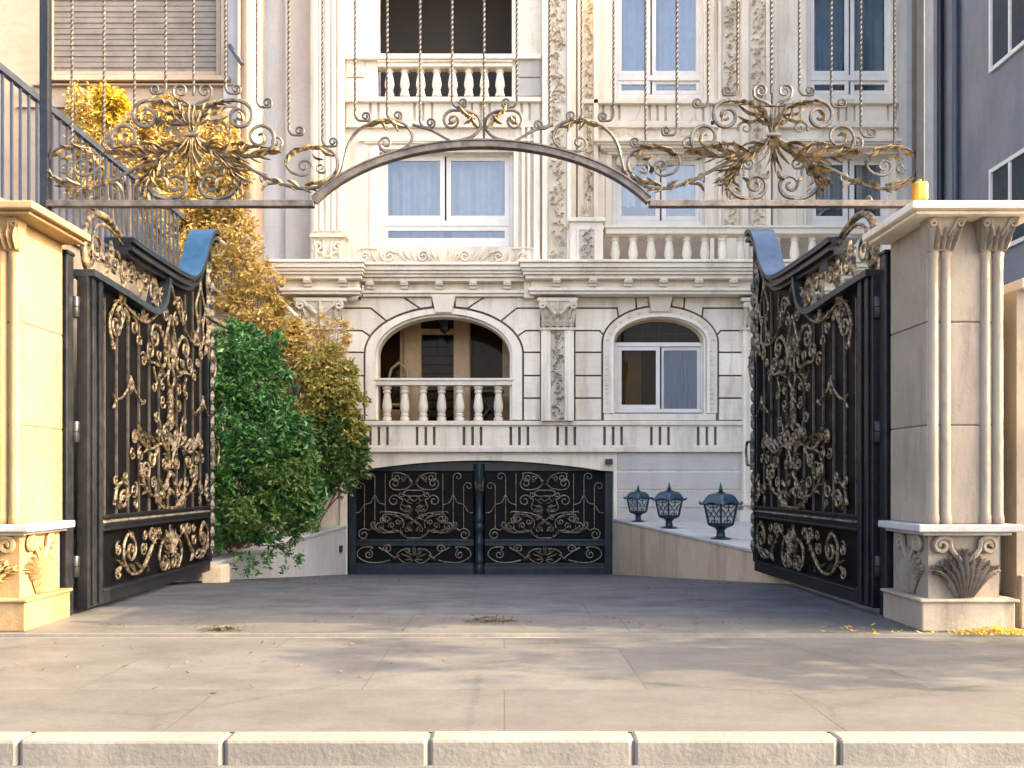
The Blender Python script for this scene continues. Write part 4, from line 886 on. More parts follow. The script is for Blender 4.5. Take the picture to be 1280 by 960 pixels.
# ------------------------------------------------------------------ gate pillars
def acanthus_panel(b, cx, z0, z1, w_, m, d=.05):
    h = z1-z0
    for k in range(9):
        a = (k-4)/4; p = [(cx+a*w_*.10, z0), (cx+a*w_*.28, z0+h*(.42-.1*abs(a))), (cx+a*w_*.47, z0+h*(.74-.30*abs(a)))]
        b.leaf(p, w_*.10, m, .015, d*.8, 6)
        for sd in (-1, 1):
            for tri in fringe(cr(p, 5), 5, w_*.10, sd, .3, .95, 45): b.leaf(tri, w_*.035, m, .012, d*.4, 3)
    for s_ in (-1, 1):
        b.curve([(cx+s_*w_*.05, z0+h*.55), (cx+s_*w_*.2, z0+h*.74)]+sp(cx+s_*w_*.33, z0+h*.8, w_*.13, w_*.03, 150 if s_ > 0 else 30, -s_*1.5, 12), .025, m, .03, 6, k=2)
def gate_pillar(sx, label):
    """sx=+1 right, -1 left. inner face at |x|=IN"""
    PM = M['pillar'] if sx > 0 else M['pillar_sun_gold']
    IN = 3.86 if sx > 0 else 4.42; W_ = .86; Y0, Y1 = 8.86, 9.78
    root = thing('gate_pillar', label, 'pillar', (sx*(IN+W_/2), (Y0+Y1)/2, 0))
    xc = sx*(IN+W_/2)
    def bx(b, o, z0, z1, oy=None):
        oy = o if oy is None else oy
        b.box(sx*(IN-o), sx*(IN+W_+o), Y0-oy, Y1+o*.2, z0, z1)
    b = MB(); bx(b, 0, 0.0, .27); bx(b, .03, .27, .30); b.build('plinth', PM, root, bevel=.012)
    b = MB(); bx(b, -.10, .30, .92); 
    m = lambda A, B, c: (A, Y0+.10-c, B); acanthus_panel(b, xc, .31, .91, .66, m, .08)
    mi = lambda A, B, c: (sx*(IN+.10-c), A, B); acanthus_panel(b, Y0+.46, .31, .91, .6, mi, .05)
    b.build('carved_base', PM, root)
    b = MB(); bx(b, .05, .92, .99); bx(b, -.02, .885, .92); b.build('base_moulding', M['stone_shelf'], root, bevel=.012)
    for z0, z1 in ((.99, 1.905), (1.913, 2.865), (2.873, 3.80)):
        b = MB(); bx(b, -.07, z0, z1); b.build('shaft', PM, root, bevel=.012)
    b = MB(); bx(b, -.085, .99, 3.80); b.build('shaft_core', M['mortar_dark'], root)
    b = MB()
    for dx, r in ((-.30, .052), (-.185, .050), (.185, .050), (.30, .052)): b.lathe([(r, .99), (r*1.15, 1.0), (r*1.15, 1.06), (r, 1.09), (r*.93, 3.45), (r*1.1, 3.48), (r*1.1, 3.52)], xc+sx*dx, Y0+.075, 14)
    b.build('half_column', PM, root, smooth=True)
    zc0, zc1 = 3.52, 3.80
    for xo in (-.2425, .2425):
        b = MB(); xk = xc+sx*xo
        b.add([(xk-.12, Y0+.02, zc0), (xk+.12, Y0+.02, zc0), (xk+.17, Y0-.11, zc1), (xk-.17, Y0-.11, zc1), (xk-.12, Y0+.08, zc0), (xk+.12, Y0+.08, zc0), (xk+.17, Y0+.08, zc1), (xk-.17, Y0+.08, zc1)],
              [(0,1,2,3),(4,7,6,5),(0,4,5,1),(1,5,6,2),(2,6,7,3),(3,7,4,0)])
        m = lambda A, B, c: (A, Y0-(B-zc0)*.42-c+.02, B)
        for k in range(5): b.leaf([(xk+(k-2)*.052, zc0+.01), (xk+(k-2)*.058, zc0+.11), (xk+(k-2)*.07, zc0+.2)], .055, m, .01, .03, 3)
        for s_ in (-1, 1): b.curve([(xk+s_*.03, zc0+.12), (xk+s_*.07, zc0+.2)]+sp(xk+s_*.12, zc0+.23, .04, .01, 150 if s_ > 0 else 30, -s_*1.4, 10), .014, m, .02, 6, k=2)
        b.build('capital', PM, root)
    b = MB(); bx(b, .14, 3.80, 3.835, .2); bx(b, .20, 3.835, 3.905, .27); b.build('cap', (M['stone_trim'] if sx > 0 else PM), root, bevel=.012)
    return root
gate_pillar(1, 'stone gate pillar with carved acanthus base at the right end of the gateway')
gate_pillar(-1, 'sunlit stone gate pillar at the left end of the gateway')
for sx, x0, x1, nm in ((1, 4.86, 9.55, 'right'), (-1, 5.42, 20, 'left')):
    b = MB(); b.box(sx*x0, sx*x1, 9.1, 9.4, 0, 3.2)
    r0 = thing('boundary_wall', 'stone street wall running off to the %s of the gate pillar' % nm, 'wall', (sx*x0, 9.25, 0)); b.build('wall_face', M['pillar'], r0)
    b = MB(); b.box(sx*(x0+.01), sx*x1, 9.02, 9.48, 3.2, 3.3); b.build('coping', M['stone_shelf'], r0, bevel=.012)
    b = MB(); b.box(sx*(x0+.01), sx*x1, 9.04, 9.1, 0.0, .5); b.build('plinth', M['pillar'], r0, bevel=.012)
# jamb posts
for sx, x, lab in ((1, 3.99, 'black steel gate post against the right stone pillar'), (-1, -4.56, 'black steel gate post against the left stone pillar')):
    r0 = thing('gate_post', lab, 'post', (x, 9.9, 0))
    b = MB(); b.box(x-.09, x+.09, 9.82, 9.98, .0, 3.72); b.build('post', M['black'], r0, bevel=.012)
    b = MB(); b.box(x-.10, x+.10, 9.81, 9.99, 3.72, 3.76); b.build('post_cap', M['black'], r0, bevel=.01)
    for z in (.5, 1.9, 3.2):
        b = MB(); b.lathe([(.045, z-.11), (.05, z-.1), (.05, z-.005), (.042, z), (.05, z+.005), (.05, z+.1), (.045, z+.11)], x-sx*.09, 10.0, 12); b.build('hinge', M['black'], r0, smooth=True)

# yellow beacon on the right pillar cap
bx_ = 3.80; by_ = 8.78
r0 = thing('warning_beacon', 'yellow warning beacon standing on the right gate pillar cap', 'beacon', (bx_, by_, 3.905))
b = MB(); b.lathe([(.06, 3.905), (.066, 3.91), (.066, 3.93), (.055, 3.94)], bx_, by_, 16); b.build('base', M['plastic_black'], r0, smooth=True)
b = MB(); b.box(bx_-.066, bx_+.066, by_-.06, by_+.06, 3.935, 4.125); b.build('housing', M['yellow'], r0, bevel=.032)
b = MB(); b.lathe([(.018, 4.12), (.018, 4.145), (.008, 4.15)], bx_, by_, 10); b.build('knob', M['yellow'], r0)

# ------------------------------------------------------------------ gate leaves
def gate_leaf(sx, label):
    if sx > 0: H, E = Vector((3.90, 10.02)), Vector((3.76, 14.2))
    else: H, E = Vector((-4.40, 10.02)), Vector((-4.40, 14.2))
    LEN = (E-H).length; ang = math.atan2(E.y-H.y, E.x-H.x)
    root = thing('gate_leaf', label, 'gate', (H.x, H.y, 0), ang, 'open driveway gate leaves')
    Y = 1 if sx > 0 else -1            # local +y*Y points into the drive
    m = lambda A, B, c: (A, Y*c, B)
    def build(b, n, mt, par=root, **k): return b.build(n, mt, par, local=True, **k)
    T = .06
    # frame: stiles and rails
    b = MB()
    for u0, u1, c in ((0, .34, T), (.06, .13, T+.03), (.22, .30, T+.035)):
        b.box(u0, u1, -T, T, .06, 3.58) if c == T else b.box(u0, u1, Y*T, Y*c, .08, 3.55)
    build(b, 'hinge_stile', M['black'], bevel=.01)
    b = MB(); b.box(LEN-.10, LEN, -T, T, .06, 5.0); b.box(LEN-.08, LEN-.02, Y*T, Y*(T+.03), .2, 4.9); fs = build(b, 'meeting_stile', M['black'], bevel=.01)
    b = MB()
    for k in range(20):      # rope moulding and leaves up the meeting stile
        z = .35+k*.2; b.leaf([(LEN-.05, z), (LEN-.07, z+.08), (LEN-.03, z+.17)], .09, m, T+.03, .03, 3)
    build(b, 'stile_ornament', M['bronze_dim'], fs)
    b = MB(); b.box(.34, LEN-.10, -T, T, .06, .22); b.box(.34, LEN-.10, Y*T, Y*(T+.025), .19, .22); build(b, 'bottom_rail', M['black'], bevel=.008)
    b = MB(); b.box(.34, LEN-.10, -T, T, .85, 1.02); b.box(.3, LEN-.10, Y*T, Y*(T+.04), .99, 1.02); b.box(.3, LEN-.10, Y*T, Y*(T+.04), .85, .875); mr = build(b, 'middle_rail', M['black'], bevel=.006)
    b = MB()
    for k in range(36):
        u = .36+k*.103; b.leaf([(u, .935), (u+.05, .945), (u+.1, .935)], .07, m, T, .03, 2)
    build(b, 'rail_ornament', M['bronze_dim'], mr)
    # black sheet behind the bars
    poly = [(.3, .2), (LEN-.08, .2), (LEN-.08, 4.7), (LEN-.2, 4.55), (3.75, 4.42), (3.45, 4.2), (3.1, 4.06), (2.24, 4.06), (2.18, 3.75), (1.98, 3.54), (1.7, 3.46), (.3, 3.54)]
    b = MB(); b.prism(poly, -.02, .0, lambda A, B, c: (A, Y*c, B)); build(b, 'backing_sheet', M['sheet'])
    # top moulding with the rising end curl
    top = cr([(.95, 4.17), (1.3, 4.155), (2.4, 4.15), (3.0, 4.17), (3.3, 4.26), (3.55, 4.48), (3.75, 4.78), (3.95, 5.0), (4.15, 5.09), (LEN+.12, 5.08)], 7)
    b = MB()
    yy = lambda c: c
    b.band([(p.x, p.y+.012) for p in top], .012, -.175, .175, m); build(b, 'moulding_cap', M['blue']); b = MB(); b.band(top, .05, -.17, .17, m); b.band([(p.x, p.y-.05) for p in top], .05, -.13, .13, m); b.band([(p.x, p.y-.10) for p in top], .045, -.16, .16, m); b.band([(p.x, p.y-.145) for p in top], .05, -.10, .10, m); build(b, 'top_moulding', M['black'])  # blue cap sheet carries a painted sky reflection above the black moulding
    
    b = MB(); ub = cr([(2.26, 4.06), (2.22, 3.85), (2.08, 3.62), (1.85, 3.52), (1.5, 3.52), (.9, 3.56), (.0, 3.60)], 6); b.band(ub, -.07, -.13, .13, m); build(b, 'sweep_moulding', M['blueblack'])
    # open crest between sweep and top moulding
    b = MB()
    b.curve([(1.15, 4.12), (.9, 4.21), (.6, 4.29), (.3, 4.26), (.1, 4.1), (.03, 3.9), (.06, 3.72), (.14, 3.62)], .042, m, 0, 8); b.curve([(.98, 4.08), (.75, 4.16), (.5, 4.19), (.28, 4.12), (.17, 3.95), (.18, 3.75)], .02, m, .03, 6); b.curve([(.42, 4.28), (.3, 4.31)]+sp(.24, 4.37, .065, .015, 250, -1.3), .024, m, 0, 6, k=2)
    for cx_, cz_, r, a0, t in ((.34, 3.88, .19, 200, -1.6), (.84, 3.84, .19, -20, 1.6), (1.30, 3.83, .17, 200, -1.6), (1.78, 3.82, .16, -20, 1.5)):
        b.curve([(cx_+r*1.3*math.cos(R(a0)), 3.62)]+sp(cx_, cz_, r, .03, a0, t), .018, m, 0, 6, k=2)
    for u0, z0, u1, z1 in ((.55, 3.64, .6, 3.95), (.6, 3.64, .72, 4.08), (1.05, 3.62, 1.08, 3.95), (1.1, 3.62, 1.25, 4.05), (1.55, 3.58, 1.5, 3.9), (2.05, 3.65, 2.0, 3.98), (.2, 3.66, .12, 3.9)):
        b.leaf([(u0, z0), ((u0+u1)/2+.03, (z0+z1)/2), (u1, z1)], .06, m, -.01, .04, 5)
    build(b, 'crest_scrollwork', M['bronze'], smooth=True)
    # vertical bars
    for k in range(11):
        u = .50+k*.333
        zt = 3.4 if u < 2 else (3.95 if u < 3.3 else 4.05)
        if abs(u-2.5) < .5: zt = 3.0
        b = MB(); b.box(u-.012, u+.012, Y*.005, Y*.03, 1.02, zt); build(b, 'bar', M['iron'])
    c = .055; th = .018
    def half(b, s_, part):
        q = lambda x, y: (2.5+s_*x, y)
        def S(cx_, cz_, r0, r1, a0, t): return [q(x, y) for x, y in sp(cx_, cz_, r0, r1, a0, t)]
        def cu(p, r=th, cc=c): b.curve(p, r, m, cc, 6, k=3)
        def lf(*a, wd=.11, l=.05): 
            for (x0, z0, x1, z1) in a: b.leaf([q(x0, z0), q((x0+x1)/2+(z1-z0)*.12, (z0+z1)/2+(x1-x0)*.1), q(x1, z1)], wd*.30, m, c-.01, l*.5, 6)
        if part == 'top':
            cu([q(0, 4.0), q(-.0, 3.96), q(.3, 3.62), q(.6, 3.42), q(.95, 3.30), q(1.3, 3.36), q(1.55, 3.42)])
            cu([q(.06, 2.86), q(.12, 3.02), q(.28, 3.2), q(.42, 3.32)]+S(.56, 3.18, .17, .03, 130, -1.5))
            cu([q(0, 3.55), q(.12, 3.35), q(.22, 3.15), q(.2, 2.95), q(.3, 2.83), q(.6, 2.86)]+S(.72, 2.98, .14, .025, 250, 1.5))
            cu([q(.1, 3.7), q(.2, 3.82)]+S(.33, 3.72, .13, .03, 150, -1.4))
            cu(S(1.78, 3.13, .16, .03, 90, 1.4)); cu([q(1.62, 3.13), q(1.6, 3.3), q(1.7, 3.42), q(1.86, 3.3), q(1.95, 3.1), q(1.88, 2.95)]); cu(S(1.84, 2.9, .06, .02, 60, -1.2), .013)
            lf((1.55, 3.4, 1.72, 3.55), (1.5, 3.42, 1.6, 3.6), (1.6, 3.4, 1.85, 3.38), (1.5, 3.38, 1.42, 3.2), (1.58, 3.36, 1.62, 3.15), (1.66, 3.38, 1.8, 3.24), wd=.14)
            lf((.05, 2.95, .22, 3.2), (.03, 3.0, .06, 3.3), (.1, 2.9, .3, 3.05), (.05, 2.78, .3, 2.68), (.2, 2.74, .45, 2.8), (.3, 2.76, .5, 2.66), (.35, 2.78, .55, 2.9), (.95, 3.32, .98, 3.5), (.9, 3.32, .82, 3.46), wd=.10)
            cu(S(.0, 2.72, .13, .11, 90, -.5)); cu(S(.3, 2.6, .08, .02, 90, -1.2), .013); cu([q(.62, 2.8), q(.5, 2.62)]+S(.6, 2.56, .07, .02, 150, 1.2), .013)
        FR = {'top': ([(.3, 3.62), (.6, 3.42), (.95, 3.30), (1.3, 3.36)], [(.06, 2.86), (.12, 3.02), (.28, 3.2), (.42, 3.32)], [(.22, 3.15), (.2, 2.95), (.3, 2.83), (.6, 2.86)], [(1.6, 3.3), (1.7, 3.42), (1.86, 3.3), (1.95, 3.1)]),
              'mid': ([(.05, 1.55), (.1, 1.75), (.35, 1.86), (.7, 1.78), (1.0, 1.86), (1.2, 1.98)], [(0, 2.62), (.03, 2.4), (0, 2.1)], [(.55, 1.72), (.7, 1.55), (.85, 1.4)]),
              'low': ([(.05, 1.5), (.2, 1.36), (.4, 1.22), (.62, 1.2), (.85, 1.28), (1.02, 1.44)], [(.55, 1.3), (.5, 1.16), (.3, 1.05), (0, 1.04)], [(1.43, 1.17), (1.45, 1.32), (1.58, 1.38), (1.75, 1.3), (1.82, 1.12)]),
              'base': ([(.95, .36), (.7, .56), (.55, .68)], [(.5, .8), (.72, .52), (1.0, .32), (1.3, .30), (1.5, .42), (1.56, .6)], [(.02, .62), (.3, .62), (.42, .45)])}
        for pth in FR[part]:
            pc = cr(pth, 6)
            for tri in fringe(pc, 5, .075, 1): b.leaf([q(*p_) for p_ in tri], .022, m, c-.005, .02, 3)
        if part == 'mid':
            cu([q(1.34, 2.57), q(1.20, 2.44), q(1.0, 2.34), q(.95, 2.32)], .014); cu([q(1.34, 2.57), q(1.45, 2.44), q(1.62, 2.33), q(1.76, 2.30), q(1.84, 2.2)], .014)
            lf((1.34, 2.62, 1.34, 2.4), (1.0, 2.30, .9, 2.38), (1.72, 2.28, 1.84, 2.36), wd=.10)
            for k in range(5): lf((0, 2.62-k*.1, .1+.02*(k % 2), 2.50-k*.1), (.02, 2.58-k*.1, .03, 2.44-k*.1), wd=.09)
            cu([q(.06, 2.2), q(.16, 2.12)]+S(.2, 2.0, .11, .02, 80, -1.4)); cu([q(.4, 2.15), q(.36, 2.02), q(.3, 1.9), q(.1, 1.8)], .013)
            cu([q(.05, 1.55), q(.1, 1.75), q(.35, 1.86), q(.7, 1.78), q(1.0, 1.86), q(1.2, 1.98)]+S(1.22, 1.9, .08, .02, 90, -1.2))
            lf((.4, 1.86, .62, 2.0), (.55, 1.82, .8, 1.98), (.7, 1.8, .95, 2.0), (.9, 1.84, 1.15, 2.08), (.45, 1.82, .6, 1.68), (.75, 1.78, .95, 1.72), (1.0, 1.88, 1.28, 1.86), (.05, 1.78, .2, 1.95), (.05, 1.7, .3, 1.72), (.02, 1.62, .2, 1.52), (.02, 1.52, .16, 1.38), (.05, 1.85, .02, 2.02), wd=.13)
            cu([q(.5, 1.8), q(.55, 1.72)]+S(.68, 1.66, .11, .025, 150, 1.4)); cu([q(.85, 1.3), q(.98, 1.4)]+S(.86, 1.5, .14, .025, -20, 1.5))
        EX = {'top': [(.2, 3.52, .1, 100, 1.4), (.55, 3.62, .1, 250, -1.4), (1.25, 3.2, .11, 80, 1.4), (1.1, 3.05, .08, 200, -1.3), (.95, 2.85, .1, 30, 1.4), (.45, 2.98, .08, 150, 1.3)],
              'mid': [(.3, 2.4, .1, 200, 1.4), (.5, 2.2, .09, 20, -1.4), (.25, 1.62, .1, 120, 1.4), (1.05, 1.7, .1, 100, -1.4), (1.3, 1.72, .08, 200, 1.3), (.45, 1.98, .08, 270, 1.3)],
              'low': [(.28, 1.22, .07, 90, 1.3), (.62, 1.36, .1, 220, -1.4), (1.25, 1.28, .11, 120, 1.4), (1.2, 1.12, .06, 250, -1.3)],
              'base': [(.95, .58, .1, 150, 1.4), (.9, .74, .07, 0, -1.3), (1.7, .62, .09, 100, -1.4), (1.72, .36, .08, 200, 1.3), (.1, .3, .07, 100, 1.3), (.42, .76, .06, 200, 1.2)]}
        for (a_, b__, r_, a0_, t_) in EX[part]: cu(S(a_, b__, r_, .018, a0_, t_), .012)
        if part == 'low':
            cu([q(.05, 1.5), q(.2, 1.36), q(.4, 1.22), q(.62, 1.2), q(.85, 1.28), q(1.02, 1.44)]); cu([q(1.02, 1.44), q(1.08, 1.52)]+S(1.02, 1.55, .06, .02, 0, 1.2), .013)
            cu([q(.55, 1.3), q(.5, 1.16), q(.3, 1.05), q(0, 1.04)]); lf((.8, 1.26, 1.0, 1.22), (.85, 1.3, 1.1, 1.34), (.9, 1.36, 1.12, 1.46), (.5, 1.26, .38, 1.1), (.35, 1.14, .18, 1.04), (.12, 1.4, .22, 1.25), (.02, 1.3, .14, 1.16), (.3, 1.3, .42, 1.42), wd=.11)
            cu(S(1.56, 1.17, .13, .03, 180, -1.5)); cu([q(1.43, 1.17), q(1.45, 1.32), q(1.58, 1.38), q(1.75, 1.3), q(1.82, 1.12)]); cu(S(1.5, 1.44, .06, .02, -90, 1.2), .013); cu(S(1.78, 1.4, .06, .02, 200, 1.2), .013)
            lf((1.6, 1.08, 1.76, 1.14), (1.65, 1.06, 1.8, 1.22), wd=.08)
        if part == 'base':
            cu([q(.95, .36), q(.7, .56), q(.55, .68)]+S(.68, .72, .1, .02, 190, -1.4))
            cu([q(.5, .8), q(.72, .52), q(1.0, .32), q(1.3, .30), q(1.5, .42), q(1.56, .6), q(1.48, .74), q(1.34, .78)]+S(1.33, .58, .16, .03, 90, 1.4))
            cu([q(.02, .62), q(.3, .62), q(.42, .45), q(.36, .3)]+S(.24, .35, .12, .03, -20, -1.4))
            lf((0, .45, .03, .82), (.03, .48, .16, .76), (.05, .45, .28, .66), (.05, .4, .24, .5), (1.0, .34, 1.22, .42), (1.2, .32, 1.4, .44), (1.4, .36, 1.62, .42), (1.55, .42, 1.76, .5), (1.62, .42, 1.78, .34), (1.25, .72, 1.4, .82), (.4, .66, .56, .8), (.9, .4, .8, .28), wd=.11)
    for part, nm in (('top', 'upper_scrollwork'), ('mid', 'centre_scrollwork'), ('low', 'lower_scrollwork'), ('base', 'panel_scrollwork')):
        b = MB(); half(b, 1, part); half(b, -1, part); build(b, nm, M['bronze'], smooth=True)
    # lyre at the free end
    b = MB()
    for s_ in (-1, 1):
        b.curve([(3.72, 4.25), (3.72+s_*.05, 4.1), (3.72+s_*.2, 3.85), (3.72+s_*.1, 3.6), (3.72+s_*.14, 3.45), (3.72, 3.25)], th, m, c, 6); b.curve([(3.72+s_*.03, 3.72)]+sp(3.72+s_*.09, 3.68, .07, .02, 120 if s_ > 0 else 60, -s_*1.3), .012, m, c, 5, k=2)
    for k in range(6): b.leaf([(4.04, 3.3+k*.22), (4.0+.05*(k % 2), 3.42+k*.22), (3.98, 3.54+k*.22)], .1, m, c, .04, 3)
    build(b, 'lyre_scrollwork', M['bronze'], smooth=True)
    # lock handle at the free end
    b = MB(); b.box(LEN-.09, LEN+.02, Y*.09, Y*.12, 1.55, 2.0); hp = build(b, 'lock_plate', M['bronze_dim'], bevel=.008)
    b = MB(); b.curve([(LEN-.03, 1.62), (LEN+.02, 1.72), (LEN+.04, 1.85), (LEN-.02, 1.96)], .02, m, .17, 8); b.tube([m(LEN-.03, 1.62, .1), m(LEN-.03, 1.62, .18)], .018, 8); b.tube([m(LEN-.02, 1.96, .1), m(LEN-.02, 1.96, .18)], .018, 8); build(b, 'handle', M['bronze'], hp, smooth=True)
    return root
gate_leaf(1, 'black and bronze wrought iron gate leaf swung open beside the lantern wall')
gate_leaf(-1, 'black wrought iron gate leaf with sunlit gilded hinge side, beside the green shrub')

# ------------------------------------------------------------------ ornate grille above the gateway
GY = 9.92
gr = thing('overhead_grille', 'wrought iron grille with gilded scroll rosettes and arched bar spanning above the gateway', 'grille', (fx(602.5, GY), GY, fz(254, GY)))
m = fmap(GY)
def gbuild(b, n, mt, par=gr, **k): return b.build(n, mt, par, **k)
arc = []
for i in range(41):
    t = i/40; x = 390+424*t; s_ = abs(2*t-1); arc.append((x, 177+72*(1-math.sqrt(max(0, 1-(s_*.865)**2)))/(1-math.sqrt(1-.865**2))))
def barband(path, h, d=.05):
    b = MB(); b.band([(fx(a, GY), fz(c, GY)) for a, c in path], h, GY-d, GY+d); return b
b = barband(arc, .068); ab = gbuild(b, 'arch_bar', M['iron'], bevel=.006)
b = barband([(p[0], p[1]-1.5) for p in arc], .014, .065); gbuild(b, 'arch_fillet', M['iron'], ab)
b = MB(); fbox(b, 57, 392, 249.5, 257.5, GY-.05, GY+.05); gbuild(b, 'flat_bar', M['iron'], bevel=.006)
b = MB(); fbox(b, 812, 1148, 249.5, 257.5, GY-.05, GY+.05); gbuild(b, 'flat_bar', M['iron'], bevel=.006)
for px in (57, 1148):
    b = MB(); x = fx(px, GY); b.box(x-.045, x+.045, GY-.045, GY+.045, 3.97, 7.2); gbuild(b, 'end_post', M['black'], bevel=.006)
    b = MB(); b.box(x-.1, x+.1, 9.6, 9.99, 3.83, 3.97); gbuild(b, 'foot_plate', M['black'], bevel=.006)
b = MB(); fbox(b, 57, 1148, -64, -58, GY-.03, GY+.03); gbuild(b, 'top_rail', M['iron'], bevel=.006)
bars = [(605, 172, 0), (565, 131, 1), (525, 156, 1), (484, 147, 1), (444, 148, 1), (403, 180, 1), (361, 166, 1), (321, 131, 1), (282, 114, 1), (207, 114, -1), (168, 150, 0), (130, 178, 0), (90, 190, 0),
        (646, 131, -1), (687, 158, -1), (727, 147, -1), (767, 148, -1), (807, 180, -1), (846, 166, -1), (885, 131, -1), (922, 116, -1), (999, 116, 1), (1039, 131, 1), (1076, 168, 1), (1118, 182, 0), (242, 118, 0), (964, 116, 0)]
for px, yb, sd_ in bars:
    b = MB(); x = fx(px, GY); z0, z1 = fz(yb-8, GY), fz(-60, GY); n = int((z1-z0)/.012)
    b.tube([(x, GY, z0+(z1-z0)*i/n) for i in range(n+1)], .0145, 4, twist=.36)
    if sd_: b.curve([(px, yb-9), (px, yb-4), (px+sd_*3.5, yb+2), (px+sd_*9, yb+3)]+sp(px+sd_*13, yb-2.5, 6.2, 1.4, 60 if sd_ > 0 else 120, -sd_*1.35, 14), .0135, m, 0, 6, taper=(1, .8), k=3)
    else: b.curve([(px, yb-9), (px, yb+1)], .014, m, 0, 6)
    gbuild(b, 'twisted_bar', M['iron_dark'])
# scrolls (pixel outline of one half, mirrored about its axis)
th = .017
def rosette(axis):
    b = MB(); lv = MB()
    for s_ in (-1, 1):
        q = lambda x, y: (axis+s_*x, y)
        def S(*a): return [q(x, y) for x, y in sp(*a, k=20)]
        def cu(p, r=th*1.2, tp=(1.2, .7)): b.curve(p, r, m, 0, 6, taper=tp, k=4)
        def lf(wd, *a):
            for (x0, y0, x1, y1, bend) in a:
                dx, dy = x1-x0, y1-y0; lv.leaf([q(x0, y0), q((x0+x1)/2-dy*bend, (y0+y1)/2+dx*bend), q(x1, y1)], wd, m, .01, .035, 5)
        cu([q(1, 168), q(6, 150), q(15, 136), q(34, 127), q(54, 125)]+S(58, 145, 19.5, 3, -95, 1.65))
        cu([q(1, 168), q(10, 181), q(30, 190), q(60, 195), q(84, 194)]+S(84, 172, 21.5, 3, 88, -1.6))
        cu([q(0, 172), q(16, 180), q(34, 192), q(50, 208), q(60, 224), q(48, 243), q(30, 249)]+S(22, 231, 16.5, 2.5, 75, 1.55))
        for (ax_, ay_, rr_, a0_, t_) in ((34, 160, 10, 20, -1.3), (62, 182, 7, 100, 1.3), (46, 214, 11, 150, 1.4), (104, 178, 9, 60, -1.3), (30, 204, 8, 20, 1.3), (66, 226, 7, 200, -1.3), (160, 210, 7, 30, 1.2), (90, 222, 6, 120, 1.2), (14, 150, 6, 100, 1.2)): cu(S(ax_, ay_, rr_, 1.5, a0_, t_), .0115)
        cu([q(4, 132), q(9, 128), q(22, 122), q(24, 112)]+S(15, 114, 9, 2, -10, -1.4), .013)
        cu([q(0, 132), q(12, 132), q(20, 129)], .012)
        cu([q(50, 199), q(78, 214), q(106, 228), q(138, 236), q(164, 231), q(178, 216), q(181, 201), q(172, 188), q(150, 183), q(126, 188), q(116, 201), q(122, 214), q(134, 219)]+S(139, 208, 11, 2, 95, -1.35), .015)
        cu([q(104, 229), q(92, 231), q(87, 238)], .011)
        # acanthus
        lf(4.5, (2, 172, 11, 214, .1), (3, 172, 20, 206, .12), (4, 171, 29, 196, .12), (1, 170, 3, 218, .02))
        lf(5, (8, 182, 46, 187, -.15), (30, 190, 72, 182, -.12), (50, 194, 98, 186, -.12), (70, 195, 112, 192, -.1))
        lf(7, (40, 192, 50, 176, .1), (55, 194, 68, 178, .1), (74, 194, 88, 182, .1), (48, 193, 62, 200, .1))
        lf(5, (5, 158, 24, 132, .2), (12, 144, 44, 132, .15), (2, 162, 12, 134, .1), (18, 150, 44, 146, .2), (2, 165, 3, 132, .0))
        lf(5, (20, 184, 42, 206, .15), (34, 194, 60, 216, .15), (46, 206, 66, 232, .12), (52, 220, 62, 240, .1), (26, 190, 44, 220, -.1), (40, 204, 74, 214, .1), (50, 214, 76, 230, .05))
        lf(6, (6, 214, 14, 226, .2), (38, 222, 30, 236, .2))
        lf(7, (126, 187, 150, 180, .1), (144, 184, 166, 182, .1), (160, 186, 178, 196, .1), (118, 194, 134, 186, .15), (140, 232, 158, 222, .1), (150, 230, 172, 220, .1), (132, 234, 118, 226, .1), (112, 230, 100, 224, .1))
        for pth, nn, ln, sd in ((cr([(10, 181), (30, 190), (60, 195), (84, 194), (104, 186)], 6), 9, 15, 1), (cr([(10, 181), (30, 190), (60, 195), (90, 195), (108, 190)], 6), 9, 12, -1),
                                (cr([(30, 190), (50, 206), (62, 224), (52, 243)], 6), 9, 14, -1), (cr([(24, 188), (42, 204), (52, 222), (46, 238)], 6), 7, 10, 1), (cr([(4, 158), (14, 137), (34, 127), (54, 125)], 6), 6, 11, 1), (cr([(4, 160), (16, 140), (36, 130)], 6), 5, 10, -1),
                                (cr([(172, 190), (150, 183), (126, 188), (116, 201)], 6), 7, 10, -1), (cr([(106, 228), (138, 236), (164, 231), (178, 214)], 6), 7, 9, 1)):
            for tri in fringe(pth, nn, ln, sd): lv.leaf([q(*p_) for p_ in tri], 3.2, m, .01, .03, 3)
        lf(5, (96, 228, 86, 240, .1), (150, 194, 164, 200, .15), (64, 152, 56, 140, .2), (90, 178, 84, 166, .2))
    b2 = MB(); z = fz(170, GY); x = fx(axis, GY); b.tube([(x-.07, GY-.03, z), (x+.07, GY-.03, z)], .022, 8)
    o = gbuild(b, 'rosette_scrollwork', M['iron'], smooth=True); gbuild(lv, 'acanthus_leaves', M['iron_gilt'], o)
rosette(966); rosette(241)
b = MB(); lv = MB()
